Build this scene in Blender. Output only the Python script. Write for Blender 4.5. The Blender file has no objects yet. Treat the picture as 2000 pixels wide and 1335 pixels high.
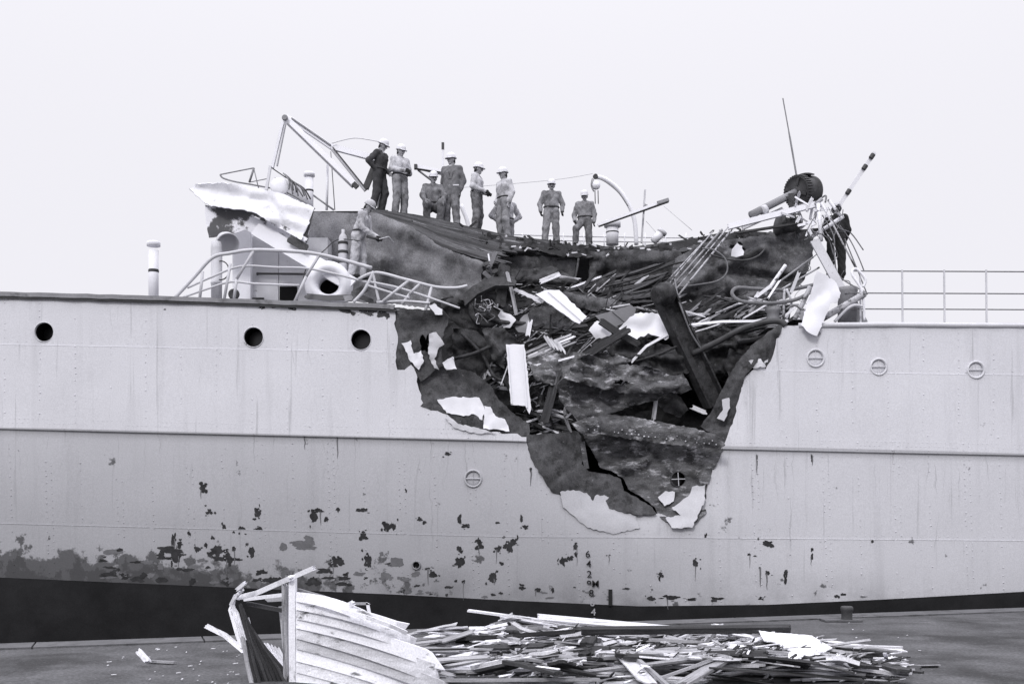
import bpy, math, random
import numpy as np
from mathutils import Vector, Matrix, noise as mnoise
from mathutils.geometry import delaunay_2d_cdt

scene = bpy.context.scene
C = bpy.context.collection
R = math.radians
rng = random.Random(7)

# ------------------------------------------------------------------ camera, sky, sun, exposure
F, D, HC, HY = 2090.0, 22.0, 1.7, 1014.0        # focal length in photo pixels, hull distance, eye height, horizon row
cd = bpy.data.cameras.new('camera'); cam = bpy.data.objects.new('camera', cd); C.objects.link(cam)
cam.location = (0, -D, HC); cam.rotation_euler = (R(90), 0, 0)
cd.sensor_width = 36; cd.lens = F / 2000 * 36; cd.shift_y = (HY - 667.5) / 2000
cd.clip_start = 0.1; cd.clip_end = 5000
scene.camera = cam

SUN_EL, SUN_AZ = 36, 200                          # behind the camera, to the left
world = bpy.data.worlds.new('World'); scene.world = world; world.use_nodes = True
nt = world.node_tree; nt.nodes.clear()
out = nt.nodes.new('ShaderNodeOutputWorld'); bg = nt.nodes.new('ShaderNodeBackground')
sky = nt.nodes.new('ShaderNodeTexSky'); sky.sky_type = 'NISHITA'; sky.sun_disc = False
sky.sun_elevation = R(SUN_EL); sky.sun_rotation = R(SUN_AZ); sky.dust_density = 6
bw = nt.nodes.new('ShaderNodeRGBToBW')
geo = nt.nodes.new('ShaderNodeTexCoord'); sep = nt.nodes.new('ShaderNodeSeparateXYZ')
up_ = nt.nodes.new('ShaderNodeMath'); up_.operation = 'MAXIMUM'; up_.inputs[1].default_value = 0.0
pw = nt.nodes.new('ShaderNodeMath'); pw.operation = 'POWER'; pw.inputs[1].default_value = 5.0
ramp = nt.nodes.new('ShaderNodeMath'); ramp.operation = 'MULTIPLY_ADD'   # overcast, zenith boosted above the visible sky to light the hull
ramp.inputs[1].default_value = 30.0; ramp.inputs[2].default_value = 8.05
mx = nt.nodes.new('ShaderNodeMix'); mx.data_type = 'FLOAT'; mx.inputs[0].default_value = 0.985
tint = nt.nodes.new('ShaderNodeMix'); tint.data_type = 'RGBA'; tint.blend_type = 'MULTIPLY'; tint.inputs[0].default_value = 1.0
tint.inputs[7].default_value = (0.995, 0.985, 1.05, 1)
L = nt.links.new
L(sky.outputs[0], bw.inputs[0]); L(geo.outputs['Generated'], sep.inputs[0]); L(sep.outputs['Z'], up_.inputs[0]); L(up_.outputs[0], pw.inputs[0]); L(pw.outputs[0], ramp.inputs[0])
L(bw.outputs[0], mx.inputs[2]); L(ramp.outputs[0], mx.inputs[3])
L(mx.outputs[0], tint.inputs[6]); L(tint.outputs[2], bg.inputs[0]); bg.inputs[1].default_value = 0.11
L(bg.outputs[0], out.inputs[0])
sl = bpy.data.lights.new('sun', 'SUN'); sl.energy = 1.5; sl.angle = R(12); sl.color = (1, 0.985, 0.98)
so = bpy.data.objects.new('sun', sl); C.objects.link(so)
_sd = Vector((math.sin(R(SUN_AZ)) * math.cos(R(SUN_EL)), math.cos(R(SUN_AZ)) * math.cos(R(SUN_EL)), math.sin(R(SUN_EL))))
so.rotation_euler = _sd.to_track_quat('Z', 'Y').to_euler()
scene.view_settings.view_transform = 'Standard'; scene.view_settings.look = 'None'
scene.view_settings.exposure = 0.0; scene.view_settings.gamma = 1.0
scene.cycles.max_bounces = 6; scene.cycles.diffuse_bounces = 3; scene.cycles.use_denoising = True

# ------------------------------------------------------------------ materials
MATS = {}
def mat(name, base, var=0.25, scale=3.0, dark=None, dark_thr=0.6, dark_scale=2.0, rough=0.8, grain=0.12, grain_scale=70.0,
        streak=None, stretch=(1, 1, 1), light=None, light_thr=0.66, light_scale=4.0, bump=0.15, bump_scale=12.0, metallic=0.0, soft=0.03,
        rnd=0.0, coord='Object', spec=0.3):
    m = bpy.data.materials.new(name); m.use_nodes = True; n = m.node_tree.nodes; l = m.node_tree.links.new
    p = n['Principled BSDF']; p.inputs['Roughness'].default_value = rough; p.inputs['Metallic'].default_value = metallic
    p.inputs['Specular IOR Level'].default_value = spec
    tc = n.new('ShaderNodeTexCoord')
    mp = n.new('ShaderNodeMapping'); mp.inputs['Scale'].default_value = stretch
    if coord == 'World':
        g = n.new('ShaderNodeNewGeometry'); l(g.outputs['Position'], mp.inputs['Vector']); src = g.outputs['Position']
    else:
        l(tc.outputs[coord], mp.inputs['Vector']); src = tc.outputs[coord]
    oi = n.new('ShaderNodeObjectInfo')
    def tex(sc, det=5, vec=None, seed=0.0, rgh=0.6):
        t = n.new('ShaderNodeTexNoise'); t.noise_dimensions = '4D'; t.inputs['Scale'].default_value = sc; t.inputs['Detail'].default_value = det
        t.inputs['Roughness'].default_value = rgh
        l(vec or mp.outputs[0], t.inputs['Vector'])
        a = n.new('ShaderNodeMath'); a.operation = 'MULTIPLY_ADD'; a.inputs[1].default_value = 37.0 if coord != 'World' else 0.0; a.inputs[2].default_value = seed
        l(oi.outputs['Random'], a.inputs[0]); l(a.outputs[0], t.inputs['W'])
        return t.outputs[0]
    def mr(v, a, b, c, d):
        r = n.new('ShaderNodeMapRange'); r.inputs[1].default_value = a; r.inputs[2].default_value = b; r.inputs[3].default_value = c; r.inputs[4].default_value = d
        l(v, r.inputs[0]); return r.outputs[0]
    def mul(a, b):
        q = n.new('ShaderNodeMath'); q.operation = 'MULTIPLY'
        l(a, q.inputs[0])
        if isinstance(b, float): q.inputs[1].default_value = b
        else: l(b, q.inputs[1])
        return q.outputs[0]
    def mixv(fac, a, b):
        q = n.new('ShaderNodeMix'); q.data_type = 'FLOAT'; l(fac, q.inputs[0])
        if isinstance(a, float): q.inputs[2].default_value = a
        else: l(a, q.inputs[2])
        if isinstance(b, float): q.inputs[3].default_value = b
        else: l(b, q.inputs[3])
        return q.outputs[0]
    v = mr(tex(scale), 0.25, 0.75, base * (1 - var), base * (1 + var))
    if dark is not None:
        v = mixv(mr(tex(dark_scale, 7, None, 11.0, 0.65), dark_thr - soft, dark_thr + soft, 0, 1), v, float(dark))
    if light is not None:
        v = mixv(mr(tex(light_scale, 7, None, 23.0, 0.7), light_thr - soft, light_thr + soft, 0, 1), v, float(light))
    if streak:
        v = streak(n, l, v, tex, mr, mul, mixv, src)
    if rnd:
        v = mul(v, mr(oi.outputs['Random'], 0, 1, 1 - rnd, 1 + rnd))
    if grain:
        v = mul(v, mr(tex(grain_scale, 2, src, 5.0), 0.3, 0.7, 1 - grain, 1 + grain))
    cc = n.new('ShaderNodeCombineColor')
    l(v, cc.inputs[0]); l(v, cc.inputs[1]); l(mul(v, 1.06), cc.inputs[2])
    l(cc.outputs[0], p.inputs['Base Color'])
    if bump:
        b = n.new('ShaderNodeBump'); b.inputs['Strength'].default_value = bump; b.inputs['Distance'].default_value = 0.02
        l(tex(bump_scale, 6, None, 3.0), b.inputs['Height']); l(b.outputs[0], p.inputs['Normal'])
    MATS[name] = m
    return m

def hull_streak(n, l, v, tex, mr, mul, mixv, src):
    s = n.new('ShaderNodeSeparateXYZ'); l(src, s.inputs[0])
    def stretchv(sx, sz):
        q = n.new('ShaderNodeMapping'); q.inputs['Scale'].default_value = (sx, 1, sz); l(src, q.inputs['Vector']); return q.outputs[0]
    def lin(a, x, b):                              # z + a*x + b
        q = n.new('ShaderNodeMath'); q.operation = 'MULTIPLY_ADD'; l(s.outputs['X'], q.inputs[0]); q.inputs[1].default_value = a; l(s.outputs['Z'], q.inputs[2])
        w = n.new('ShaderNodeMath'); w.operation = 'ADD'; l(q.outputs[0], w.inputs[0]); w.inputs[1].default_value = b; return w.outputs[0]
    st = mr(tex(2.2, 4, stretchv(1.6, 0.10), 31.0), 0.54, 0.74, 0, 1)
    v = mixv(mul(st, 0.20), v, 0.20)
    st2 = mr(tex(9.0, 3, stretchv(1.2, 0.035), 41.0), 0.62, 0.70, 0, 1)
    v = mixv(mul(st2, 0.28), v, 0.12)
    # run-down dirt streaks below the lapped seam
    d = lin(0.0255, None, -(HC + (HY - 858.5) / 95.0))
    below = mul(mr(d, -1.3, -0.02, 0, 1), mr(d, -0.02, 0.0, 1, 0))
    wob = n.new('ShaderNodeMath'); wob.operation = 'MULTIPLY_ADD'; l(tex(1.3, 3, src, 15.0), wob.inputs[0]); wob.inputs[1].default_value = 0.35; l(s.outputs['X'], wob.inputs[2])
    cmb = n.new('ShaderNodeCombineXYZ'); l(wob.outputs[0], cmb.inputs[0]); l(s.outputs['Z'], cmb.inputs[2])
    wmp = n.new('ShaderNodeMapping'); wmp.inputs['Scale'].default_value = (1, 1, 0.03); l(cmb.outputs[0], wmp.inputs['Vector'])
    st3 = mr(tex(11.0, 3, wmp.outputs[0], 51.0), 0.60, 0.68, 0, 1)
    v = mixv(mul(mul(below, st3), 0.80), v, 0.10)
    v = mixv(mul(mr(tex(8.0, 3, wmp.outputs[0], 57.0), 0.64, 0.70, 0, 1), 0.30), v, 0.12)
    v = mixv(mul(mr(d, -0.22, -0.02, 0, 0.45), mr(d, -0.02, 0.0, 1, 0)), v, 0.14)  # even darker band just under the lap, fading downward
    # below the seam the paint colour darkens towards the bottom and the left
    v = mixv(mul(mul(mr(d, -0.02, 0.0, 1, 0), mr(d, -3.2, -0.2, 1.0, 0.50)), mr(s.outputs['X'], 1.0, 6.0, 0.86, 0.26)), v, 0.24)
    # scuffed, flaking belt just above the boot topping
    b2 = lin(0.028, None, -(HC + (HY - 1172) / 95.0))
    low = mr(b2, 0.0, 1.25, 1, 0)
    xleft = mr(s.outputs['X'], -7.5, 0.5, 0.20, 0.0)
    ch = tex(2.6, 8, None, 61.0, 0.62)
    q = n.new('ShaderNodeMath'); q.operation = 'MULTIPLY_ADD'; l(low, q.inputs[0]); q.inputs[1].default_value = 0.05; l(ch, q.inputs[2])
    q2 = n.new('ShaderNodeMath'); q2.operation = 'MULTIPLY_ADD'; l(xleft, q2.inputs[0]); l(low, q2.inputs[1]); l(q.outputs[0], q2.inputs[2])
    v = mixv(mr(q2.outputs[0], 0.66, 0.70, 0, 0.85), v, 0.045)
    v = mixv(mul(mr(tex(1.0, 5, None, 71.0), 0.42, 0.66, 0, 1), mr(b2, 0.0, 0.8, 0.55, 0)), v, 0.10)
    b3 = lin(0.044, None, -(HC + (HY - 1172) / 95.0))
    gl = mul(mr(b3, 0.0, 1.05, 1, 0), mr(s.outputs['X'], -7.0, 1.0, 1, 0))
    gn = n.new('ShaderNodeMath'); gn.operation = 'MULTIPLY_ADD'; l(gl, gn.inputs[0]); gn.inputs[1].default_value = 0.85; l(tex(2.4, 8, None, 81.0, 0.62), gn.inputs[2])
    v = mixv(mr(gn.outputs[0], 0.93, 0.99, 0, 0.85), v, 0.05)
    return v

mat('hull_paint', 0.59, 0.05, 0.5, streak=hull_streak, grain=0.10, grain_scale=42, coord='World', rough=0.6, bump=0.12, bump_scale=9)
mat('boot', 0.020, 0.3, 2, grain=0.2, rough=0.9, spec=0.05)
mat('chip', 0.028, 0.5, 6, grain=0.2, rough=0.9, rnd=0.25)
mat('chip_grey', 0.13, 0.2, 6, grain=0.15, rough=0.9)
mat('burnt_steel', 0.060, 0.6, 5, dark=0.020, dark_thr=0.57, dark_scale=4, soft=0.07, light=0.36, light_thr=0.70, light_scale=7, rough=0.75, grain=0.35, grain_scale=45, coord='World', bump=0.8, bump_scale=9)
mat('scuffed_steel', 0.085, 0.55, 6, dark=0.024, dark_thr=0.55, dark_scale=5, soft=0.07, light=0.46, light_thr=0.61, light_scale=5.0, stretch=(0.6, 1, 1.5), rough=0.6, grain=0.35, grain_scale=45, coord='World', bump=0.8, bump_scale=10)
mat('black_steel', 0.042, 0.6, 6, dark=0.015, dark_thr=0.58, dark_scale=5, light=0.17, light_thr=0.66, light_scale=8, soft=0.06, rough=0.8, grain=0.35, grain_scale=45, coord='World', bump=0.7, bump_scale=9)
mat('bulkhead', 0.19, 0.35, 2.5, dark=0.05, dark_thr=0.575, dark_scale=1.6, soft=0.09, light=0.42, light_thr=0.69, light_scale=3, rough=0.8, grain=0.3, grain_scale=40, coord='World', bump=0.6, bump_scale=8)
mat('bulkhead_dark', 0.11, 0.55, 3, dark=0.025, dark_thr=0.54, dark_scale=2.4, soft=0.09, light=0.30, light_thr=0.67, light_scale=4, rough=0.8, grain=0.35, grain_scale=40, coord='World', bump=0.8, bump_scale=8)
mat('char', 0.020, 0.7, 4, light=0.10, light_thr=0.66, light_scale=5, soft=0.08, rough=0.95, grain=0.3, coord='World', bump=1.0, bump_scale=7)
mat('white_paint', 0.72, 0.06, 2, dark=0.30, dark_thr=0.74, dark_scale=4, soft=0.015, rough=0.5, grain=0.05)
mat('white_sheet', 0.73, 0.04, 2, dark=0.5, dark_thr=0.73, dark_scale=3, soft=0.02, rough=0.5, grain=0.04)
mat('wing_paint', 0.70, 0.10, 2.5, dark=0.24, dark_thr=0.655, dark_scale=2.6, soft=0.05, rough=0.6, grain=0.12, coord='World')
mat('scorched_white', 0.78, 0.06, 2, dark=0.085, dark_thr=0.515, dark_scale=1.15, soft=0.02, rough=0.6, grain=0.12, coord='World')
mat('chipped_white', 0.62, 0.2, 5, dark=0.10, dark_thr=0.56, dark_scale=6, soft=0.03, rough=0.6, grain=0.15)
mat('chipped_grey', 0.36, 0.3, 5, dark=0.06, dark_thr=0.55, dark_scale=6, soft=0.04, rough=0.7, grain=0.18)
mat('pale_grey', 0.50, 0.12, 2, dark=0.2, dark_thr=0.68, dark_scale=4, soft=0.03, rough=0.6, grain=0.1)
mat('mid_grey', 0.22, 0.25, 3, dark=0.06, dark_thr=0.62, soft=0.06, rough=0.7, grain=0.15)
mat('panel_grey', 0.20, 0.10, 3, rough=0.7, grain=0.12)
mat('dark_metal', 0.045, 0.5, 5, light=0.16, light_thr=0.68, soft=0.06, rough=0.6, grain=0.25, bump=0.3)
mat('rope', 0.16, 0.3, 20, rough=0.95, grain=0.2)
mat('pale_rope', 0.45, 0.3, 20, rough=0.95, grain=0.2)
W_ST = (1, 1, 1)
mat('white_wood', 0.60, 0.28, 7, dark=0.09, dark_thr=0.60, dark_scale=5, soft=0.05, rough=0.8, grain=0.2, stretch=(0.3, 2.2, 2.2), rnd=0.22, bump=0.4)
mat('boat_wood', 0.80, 0.08, 4, dark=0.16, dark_thr=0.63, dark_scale=5, soft=0.04, rough=0.8, grain=0.14, stretch=(0.5, 1.6, 1.6), rnd=0.06, bump=0.3)
mat('grey_wood', 0.30, 0.4, 8, dark=0.05, dark_thr=0.60, dark_scale=5, soft=0.06, rough=0.9, grain=0.2, stretch=(0.2, 2.5, 2.5), rnd=0.25)
mat('dark_wood', 0.038, 0.6, 8, light=0.20, light_thr=0.66, light_scale=7, soft=0.05, rough=0.95, grain=0.3, stretch=(0.2, 3, 3), rnd=0.35, bump=0.6)
mat('deck_wood', 0.055, 0.6, 6, light=0.24, light_thr=0.62, light_scale=6, soft=0.07, rough=0.95, grain=0.3, stretch=(0.25, 3, 3), rnd=0.5, bump=0.8)
mat('quay', 0.075, 0.5, 1.1, dark=0.028, dark_thr=0.58, dark_scale=0.7, soft=0.08, light=0.20, light_thr=0.665, light_scale=22, rough=0.85, grain=0.4, grain_scale=26, coord='World', bump=0.8, bump_scale=14)
mat('coping', 0.10, 0.35, 2, dark=0.03, dark_thr=0.6, soft=0.08, rough=0.85, grain=0.25, coord='World', bump=0.5)
mat('water', 0.010, 0.2, 0.5, rough=0.12, grain=0, coord='World', bump=0.4, bump_scale=1.5)
mat('cover_light', 0.47, 0.25, 4, dark=0.12, dark_thr=0.60, dark_scale=5, soft=0.10, rough=0.95, grain=0.2, bump=0.5, bump_scale=14)
mat('cover_mid', 0.25, 0.35, 5, dark=0.07, dark_thr=0.56, dark_scale=5, soft=0.12, rough=0.95, grain=0.25, bump=0.5, bump_scale=14)
mat('cover_grime', 0.19, 0.4, 5, dark=0.06, dark_thr=0.55, dark_scale=6, soft=0.12, rough=0.95, grain=0.28, bump=0.5, bump_scale=14)
mat('cover_dark', 0.050, 0.35, 5, rough=0.95, grain=0.25, bump=0.5, bump_scale=14)
mat('cover_black', 0.018, 0.4, 5, rough=0.95, grain=0.2, bump=0.5, bump_scale=14)
mat('suit', 0.15, 0.2, 6, rough=0.95, grain=0.2, bump=0.4, bump_scale=14)
mat('skin', 0.30, 0.2, 9, rough=0.7, grain=0.1)
mat('skin_dark', 0.05, 0.2, 9, rough=0.8, grain=0.1)
mat('hair', 0.02, 0.3, 20, rough=0.8, grain=0.1)
mat('helmet', 0.66, 0.08, 5, rough=0.4, grain=0.06, dark=0.3, dark_thr=0.72, dark_scale=9)
mat('helmet_grey', 0.40, 0.15, 5, rough=0.5, grain=0.1)
mat('glove', 0.025, 0.3, 20, rough=0.95, grain=0.2)
mat('shirt', 0.6, 0.05, 8, rough=0.9, grain=0.05)
mat('paint_black', 0.012, 0.2, 8, rough=0.8, grain=0.1)
mat('paint_light', 0.30, 0.3, 12, rough=0.8, grain=0.2)
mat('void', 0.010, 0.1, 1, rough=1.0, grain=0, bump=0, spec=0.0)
mat('glass', 0.01, 0.1, 1, rough=0.3, grain=0, bump=0, spec=0.5)

# ------------------------------------------------------------------ helpers
def W(px, py, Y=0.0):
    k = (D + Y) / F
    return Vector(((px - 1000.0) * k, Y, HC + (HY - py) * k))
LOC = {}
def tag(o, label=None, cat=None, group=None, kind=None):
    for k, v in (('label', label), ('category', cat), ('group', group), ('kind', kind)):
        if v: o[k] = v
    return o
def empty(name, loc, parent=None):
    o = bpy.data.objects.new(name, None); C.objects.link(o); o.empty_display_size = 0.2
    loc = Vector(loc); LOC[o.name] = loc
    if parent: o.parent = parent; o.location = loc - LOC[parent.name]
    else: o.location = loc
    return o
def make(name, V, Fc, m, parent=None, smooth=False, mats=None, midx=None):
    V = [Vector(v) for v in V]
    lo = Vector((sum(v.x for v in V) / len(V), sum(v.y for v in V) / len(V), min(v.z for v in V)))
    me = bpy.data.meshes.new(name); me.from_pydata([v - lo for v in V], [], Fc)
    for q in (mats or [m]): me.materials.append(MATS[q])
    if midx is not None: me.polygons.foreach_set('material_index', midx)
    if smooth: me.polygons.foreach_set('use_smooth', [True] * len(me.polygons))
    me.update()
    o = bpy.data.objects.new(name, me); C.objects.link(o); LOC[o.name] = lo
    if parent: o.parent = parent; o.location = lo - LOC[parent.name]
    else: o.location = lo
    return o
def orient(o, d):
    """turn the object's local x axis along d without moving its surface (so grain runs lengthwise)"""
    d = Vector(d).normalized()
    if d.length < 0.5: return o
    q = Vector((1, 0, 0)).rotation_difference(d)
    o.data.transform(q.to_matrix().to_4x4().inverted()); o.rotation_mode = 'QUATERNION'; o.rotation_quaternion = q
    return o
def join(*parts):
    V, Fc = [], []
    for v, f in parts:
        b = len(V); V += list(v); Fc += [tuple(i + b for i in q) for q in f]
    return V, Fc
def tube(pts, r, n=8, cap=True):
    pts = [Vector(p) for p in pts]; rs = r if isinstance(r, (list, tuple)) else [r] * len(pts)
    V, Fc = [], []; up = None
    for i, p in enumerate(pts):
        t = (pts[min(i + 1, len(pts) - 1)] - pts[max(i - 1, 0)]).normalized()
        if up is None:
            up = Vector((0, 0, 1)) if abs(t.z) < 0.9 else Vector((0, 1, 0))
        a = t.cross(up).normalized(); b = a.cross(t).normalized(); up = b
        for k in range(n):
            th = 2 * math.pi * k / n
            V.append(p + (a * math.cos(th) + b * math.sin(th)) * rs[i])
    for i in range(len(pts) - 1):
        for k in range(n):
            Fc.append((i * n + k, i * n + (k + 1) % n, (i + 1) * n + (k + 1) % n, (i + 1) * n + k))
    if cap:
        Fc.append(tuple(reversed(range(n)))); Fc.append(tuple((len(pts) - 1) * n + k for k in range(n)))
    return V, Fc
def spline(pts, k=6):
    pts = [Vector(p) for p in pts]; o = []
    for i in range(len(pts) - 1):
        p0, p1, p2, p3 = pts[max(i - 1, 0)], pts[i], pts[i + 1], pts[min(i + 2, len(pts) - 1)]
        for j in range(k):
            t = j / k
            o.append(0.5 * ((2 * p1) + (p2 - p0) * t + (2 * p0 - 5 * p1 + 4 * p2 - p3) * t * t + (3 * p1 - p0 - 3 * p2 + p3) * t ** 3))
    o.append(pts[-1]); return o
def plank(pts, w, t, face=(0, -1, 0), jag=0.0, rg=None, taper=None):
    """a board along pts: width w across, thickness t along the facing normal; broken, splintered ends when jag > 0"""
    rg = rg or rng; pts = [Vector(p) for p in pts]; fn = Vector(face)
    V, Fc = [], []; n = 4
    cols = 5 if jag > 0 else 2
    rows = []
    ax = (pts[-1] - pts[0]).normalized()
    for i, p in enumerate(pts):
        tn = (pts[min(i + 1, len(pts) - 1)] - pts[max(i - 1, 0)]).normalized()
        s = tn.cross(fn)
        s = s.normalized() if s.length > 1e-4 else Vector((0, 0, 1))
        nn = s.cross(tn).normalized()
        ww = w * (taper[i] if taper else 1.0)
        top, bot = [], []
        for c in range(cols):
            q = p + s * ww * (c / (cols - 1) - 0.5)
            if jag and i in (0, len(pts) - 1):
                q = q + tn * (rg.uniform(-1, 1) * jag)
            top.append(len(V)); V.append(q - nn * t / 2)
            bot.append(len(V)); V.append(q + nn * t / 2)
        rows.append((top, bot))
    for i in range(len(rows) - 1):
        (a, b), (c, d) = rows[i], rows[i + 1]
        for k in range(cols - 1):
            Fc.append((a[k], a[k + 1], c[k + 1], c[k])); Fc.append((b[k + 1], b[k], d[k], d[k + 1]))
        Fc.append((a[0], c[0], d[0], b[0])); Fc.append((c[-1], a[-1], b[-1], d[-1]))
    for (a, b), s in ((rows[0], 1), (rows[-1], -1)):
        for k in range(cols - 1):
            q = (a[k], b[k], b[k + 1], a[k + 1]); Fc.append(q if s > 0 else q[::-1])
    return V, Fc
def boxv(c, sx, sy, sz, rz=0.0):
    c = Vector(c); V = []
    for x in (-1, 1):
        for y in (-1, 1):
            for z in (-1, 1):
                p = Vector((x * sx / 2, y * sy / 2, z * sz / 2)); p.rotate(Matrix.Rotation(rz, 3, 'Z')); V.append(c + p)
    return V, [(0, 1, 3, 2), (4, 6, 7, 5), (0, 4, 5, 1), (2, 3, 7, 6), (0, 2, 6, 4), (1, 5, 7, 3)]
def lathe(c, axis, prof, n=20):
    """prof: (radius, distance along the axis)"""
    c = Vector(c); axis = Vector(axis).normalized()
    u = axis.cross(Vector((0, 0, 1)) if abs(axis.z) < 0.9 else Vector((1, 0, 0))).normalized(); v = axis.cross(u)
    V, Fc = [], []
    for r, h in prof:
        for k in range(n):
            a = 2 * math.pi * k / n
            V.append(c + axis * h + (u * math.cos(a) + v * math.sin(a)) * max(r, 1e-4))
    for i in range(len(prof) - 1):
        for k in range(n):
            Fc.append((i * n + k, i * n + (k + 1) % n, (i + 1) * n + (k + 1) % n, (i + 1) * n + k))
    if prof[0][0] > 1e-3: Fc.append(tuple(reversed(range(n))))
    if prof[-1][0] > 1e-3: Fc.append(tuple((len(prof) - 1) * n + k for k in range(n)))
    return V, Fc
def inpoly(P, poly):
    P = np.asarray(P, float); poly = np.asarray(poly, float); x, y = P[:, 0], P[:, 1]
    ins = np.zeros(len(P), bool); j = len(poly) - 1
    for i in range(len(poly)):
        xi, yi = poly[i]; xj, yj = poly[j]
        if yi != yj:
            c = ((yi > y) != (yj > y)) & (x < (xj - xi) * (y - yi) / (yj - yi) + xi)
            ins ^= c
        j = i
    return ins
def resample(poly, step, jag=0.0, rg=None, closed=True):
    rg = rg or rng; o = []; n = len(poly)
    for i in range(n if closed else n - 1):
        a, b = poly[i], poly[(i + 1) % n]
        k = max(1, int(math.hypot(b[0] - a[0], b[1] - a[1]) / step))
        for j in range(k):
            t = j / k; q = [a[0] + (b[0] - a[0]) * t, a[1] + (b[1] - a[1]) * t]
            if jag and j: q[0] += rg.uniform(-jag, jag); q[1] += rg.uniform(-jag, jag)
            o.append(tuple(q))
    if not closed: o.append(tuple(poly[-1]))
    return o
def cdt(outline, holes=(), spacing=20, jitter=0.3, seed=1):
    rg = random.Random(seed)
    pts, edges = [], []
    for pl in [outline] + list(holes):
        b = len(pts); pts += [Vector(p) for p in pl]; edges += [(b + i, b + (i + 1) % len(pl)) for i in range(len(pl))]
    xs = [p[0] for p in outline]; ys = [p[1] for p in outline]
    g = []
    y = min(ys) + spacing * 0.5; row = 0
    while y < max(ys):
        x = min(xs) + spacing * (0.5 if row % 2 else 1.0)
        while x < max(xs):
            g.append((x + rg.uniform(-1, 1) * jitter * spacing, y + rg.uniform(-1, 1) * jitter * spacing)); x += spacing
        y += spacing * 0.87; row += 1
    if g:
        keep = inpoly(g, outline)
        for h in holes: keep &= ~inpoly(g, h)
        bp = np.array([tuple(p) for p in pts]); ga = np.array(g)
        for i0 in range(0, len(ga), 2000):
            dd = ((ga[i0:i0 + 2000, None, :] - bp[None]) ** 2).sum(-1).min(1); keep[i0:i0 + 2000] &= dd > (0.5 * spacing) ** 2
        pts += [Vector(q) for q, k in zip(g, keep) if k]
    v, e, f, *_ = delaunay_2d_cdt(pts, edges, [], 0, 1e-4)
    cen = [((v[a][0] + v[b][0] + v[c][0]) / 3, (v[a][1] + v[b][1] + v[c][1]) / 3) for a, b, c in f]
    keep = inpoly(cen, outline)
    for h in holes: keep &= ~inpoly(cen, h)
    def thin(t):
        a, b, c = (v[i] for i in t); ar = abs((b[0] - a[0]) * (c[1] - a[1]) - (c[0] - a[0]) * (b[1] - a[1]))
        return ar / max((b - a).length, (c - b).length, (a - c).length, 1e-6) < 0.5
    f = [t for t, k in zip(f, keep) if k and not thin(t)]
    used = sorted({i for t in f for i in t}); mp = {o: i for i, o in enumerate(used)}
    return [(v[i][0], v[i][1]) for i in used], [tuple(mp[i] for i in t) for t in f]
def sheet(name, outline, depth, m, parent=None, spacing=16, thick=0.012, holes=(), jag=0.0, seed=1, smooth=True):
    """a metal (or cloth) sheet: outline in photo pixels, set at real depth by depth(px, py)"""
    rg = random.Random(seed)
    if jag: outline = resample(outline, max(5.0, spacing * 0.45), jag, rg)
    P, T = cdt(outline, holes, spacing, 0.3, seed)
    Vf = [W(x, y, depth(x, y)) for x, y in P]
    nr = [Vector((0, 0, 0)) for _ in P]; cnt = {}; Tf = []
    for a, b, c in T:
        q = (Vf[b] - Vf[a]).cross(Vf[c] - Vf[a])
        if q.y > 0: b, c = c, b; q = -q
        Tf.append((a, b, c))
        for i in (a, b, c): nr[i] += q
        for e in ((a, b), (b, c), (c, a)): cnt[e] = 1
    Vb = [v - (n_.normalized() if n_.length > 0 else Vector((0, -1, 0))) * thick for v, n_ in zip(Vf, nr)]
    n = len(Vf); V = Vf + Vb; Fc = Tf + [(c + n, b + n, a + n) for a, b, c in Tf]
    for a, b in cnt:
        if (b, a) not in cnt:                        # free edge: a rim with its own corners, so that it shades crisply
            k = len(V); V += [Vf[a], Vf[b], Vb[b], Vb[a]]; Fc.append((k + 1, k, k + 3, k + 2))
    return make(name, V, Fc, m, parent, smooth)
def nz(x, y, s, seed=0.0):
    return mnoise.noise(Vector((x / s, y / s, seed)))
def ridged(x, y, s, seed=0.0):
    u_, w_ = x + 0.6 * y, (y - 0.35 * x) * 1.9          # long folds running across the plate
    return 1.2 * abs(nz(u_, w_, s * 1.4, seed)) + 0.6 * abs(nz(u_, w_, s * 0.6, seed + 3)) - 0.42
def creases(lst):
    def f(x, y):
        d = 0.0
        for x0, y0, x1, y1, w, h in lst:
            dx, dy = x1 - x0, y1 - y0; t = max(0, min(1, ((x - x0) * dx + (y - y0) * dy) / (dx * dx + dy * dy)))
            q = math.hypot(x - x0 - dx * t, y - y0 - dy * t)
            d += h * math.exp(-(q / w) ** 2)
        return d
    return f
def lerp_line(pts):
    xs = [p[0] for p in pts]; ys = [p[1] for p in pts]
    return lambda x: float(np.interp(x, xs, ys))
def circle(cx, cy, rx, ry=None, n=28):
    ry = ry or rx
    return [(cx + rx * math.cos(2 * math.pi * i / n), cy + ry * math.sin(2 * math.pi * i / n)) for i in range(n)]

# ------------------------------------------------------------------ the quay and the water
def quay_edge(px):        # photo row of the quay's edge
    return 1248 - 0.0354 * (px - 280)
def ground(px, py, z=0.0):
    d = F * (HC - z) / (py - HY); return Vector(((px - 1000) * d / F, d - D, z))
E0, E1 = ground(280, quay_edge(280)), ground(1720, quay_edge(1720))
ed = (E1 - E0).normalized(); en = Vector((-ed.y, ed.x, 0))
A, B = E0 - ed * 60, E1 + ed * 60
V = [A, B, B - en * 60, A - en * 60, A + Vector((0, 0, -5)), B + Vector((0, 0, -5))]
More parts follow.
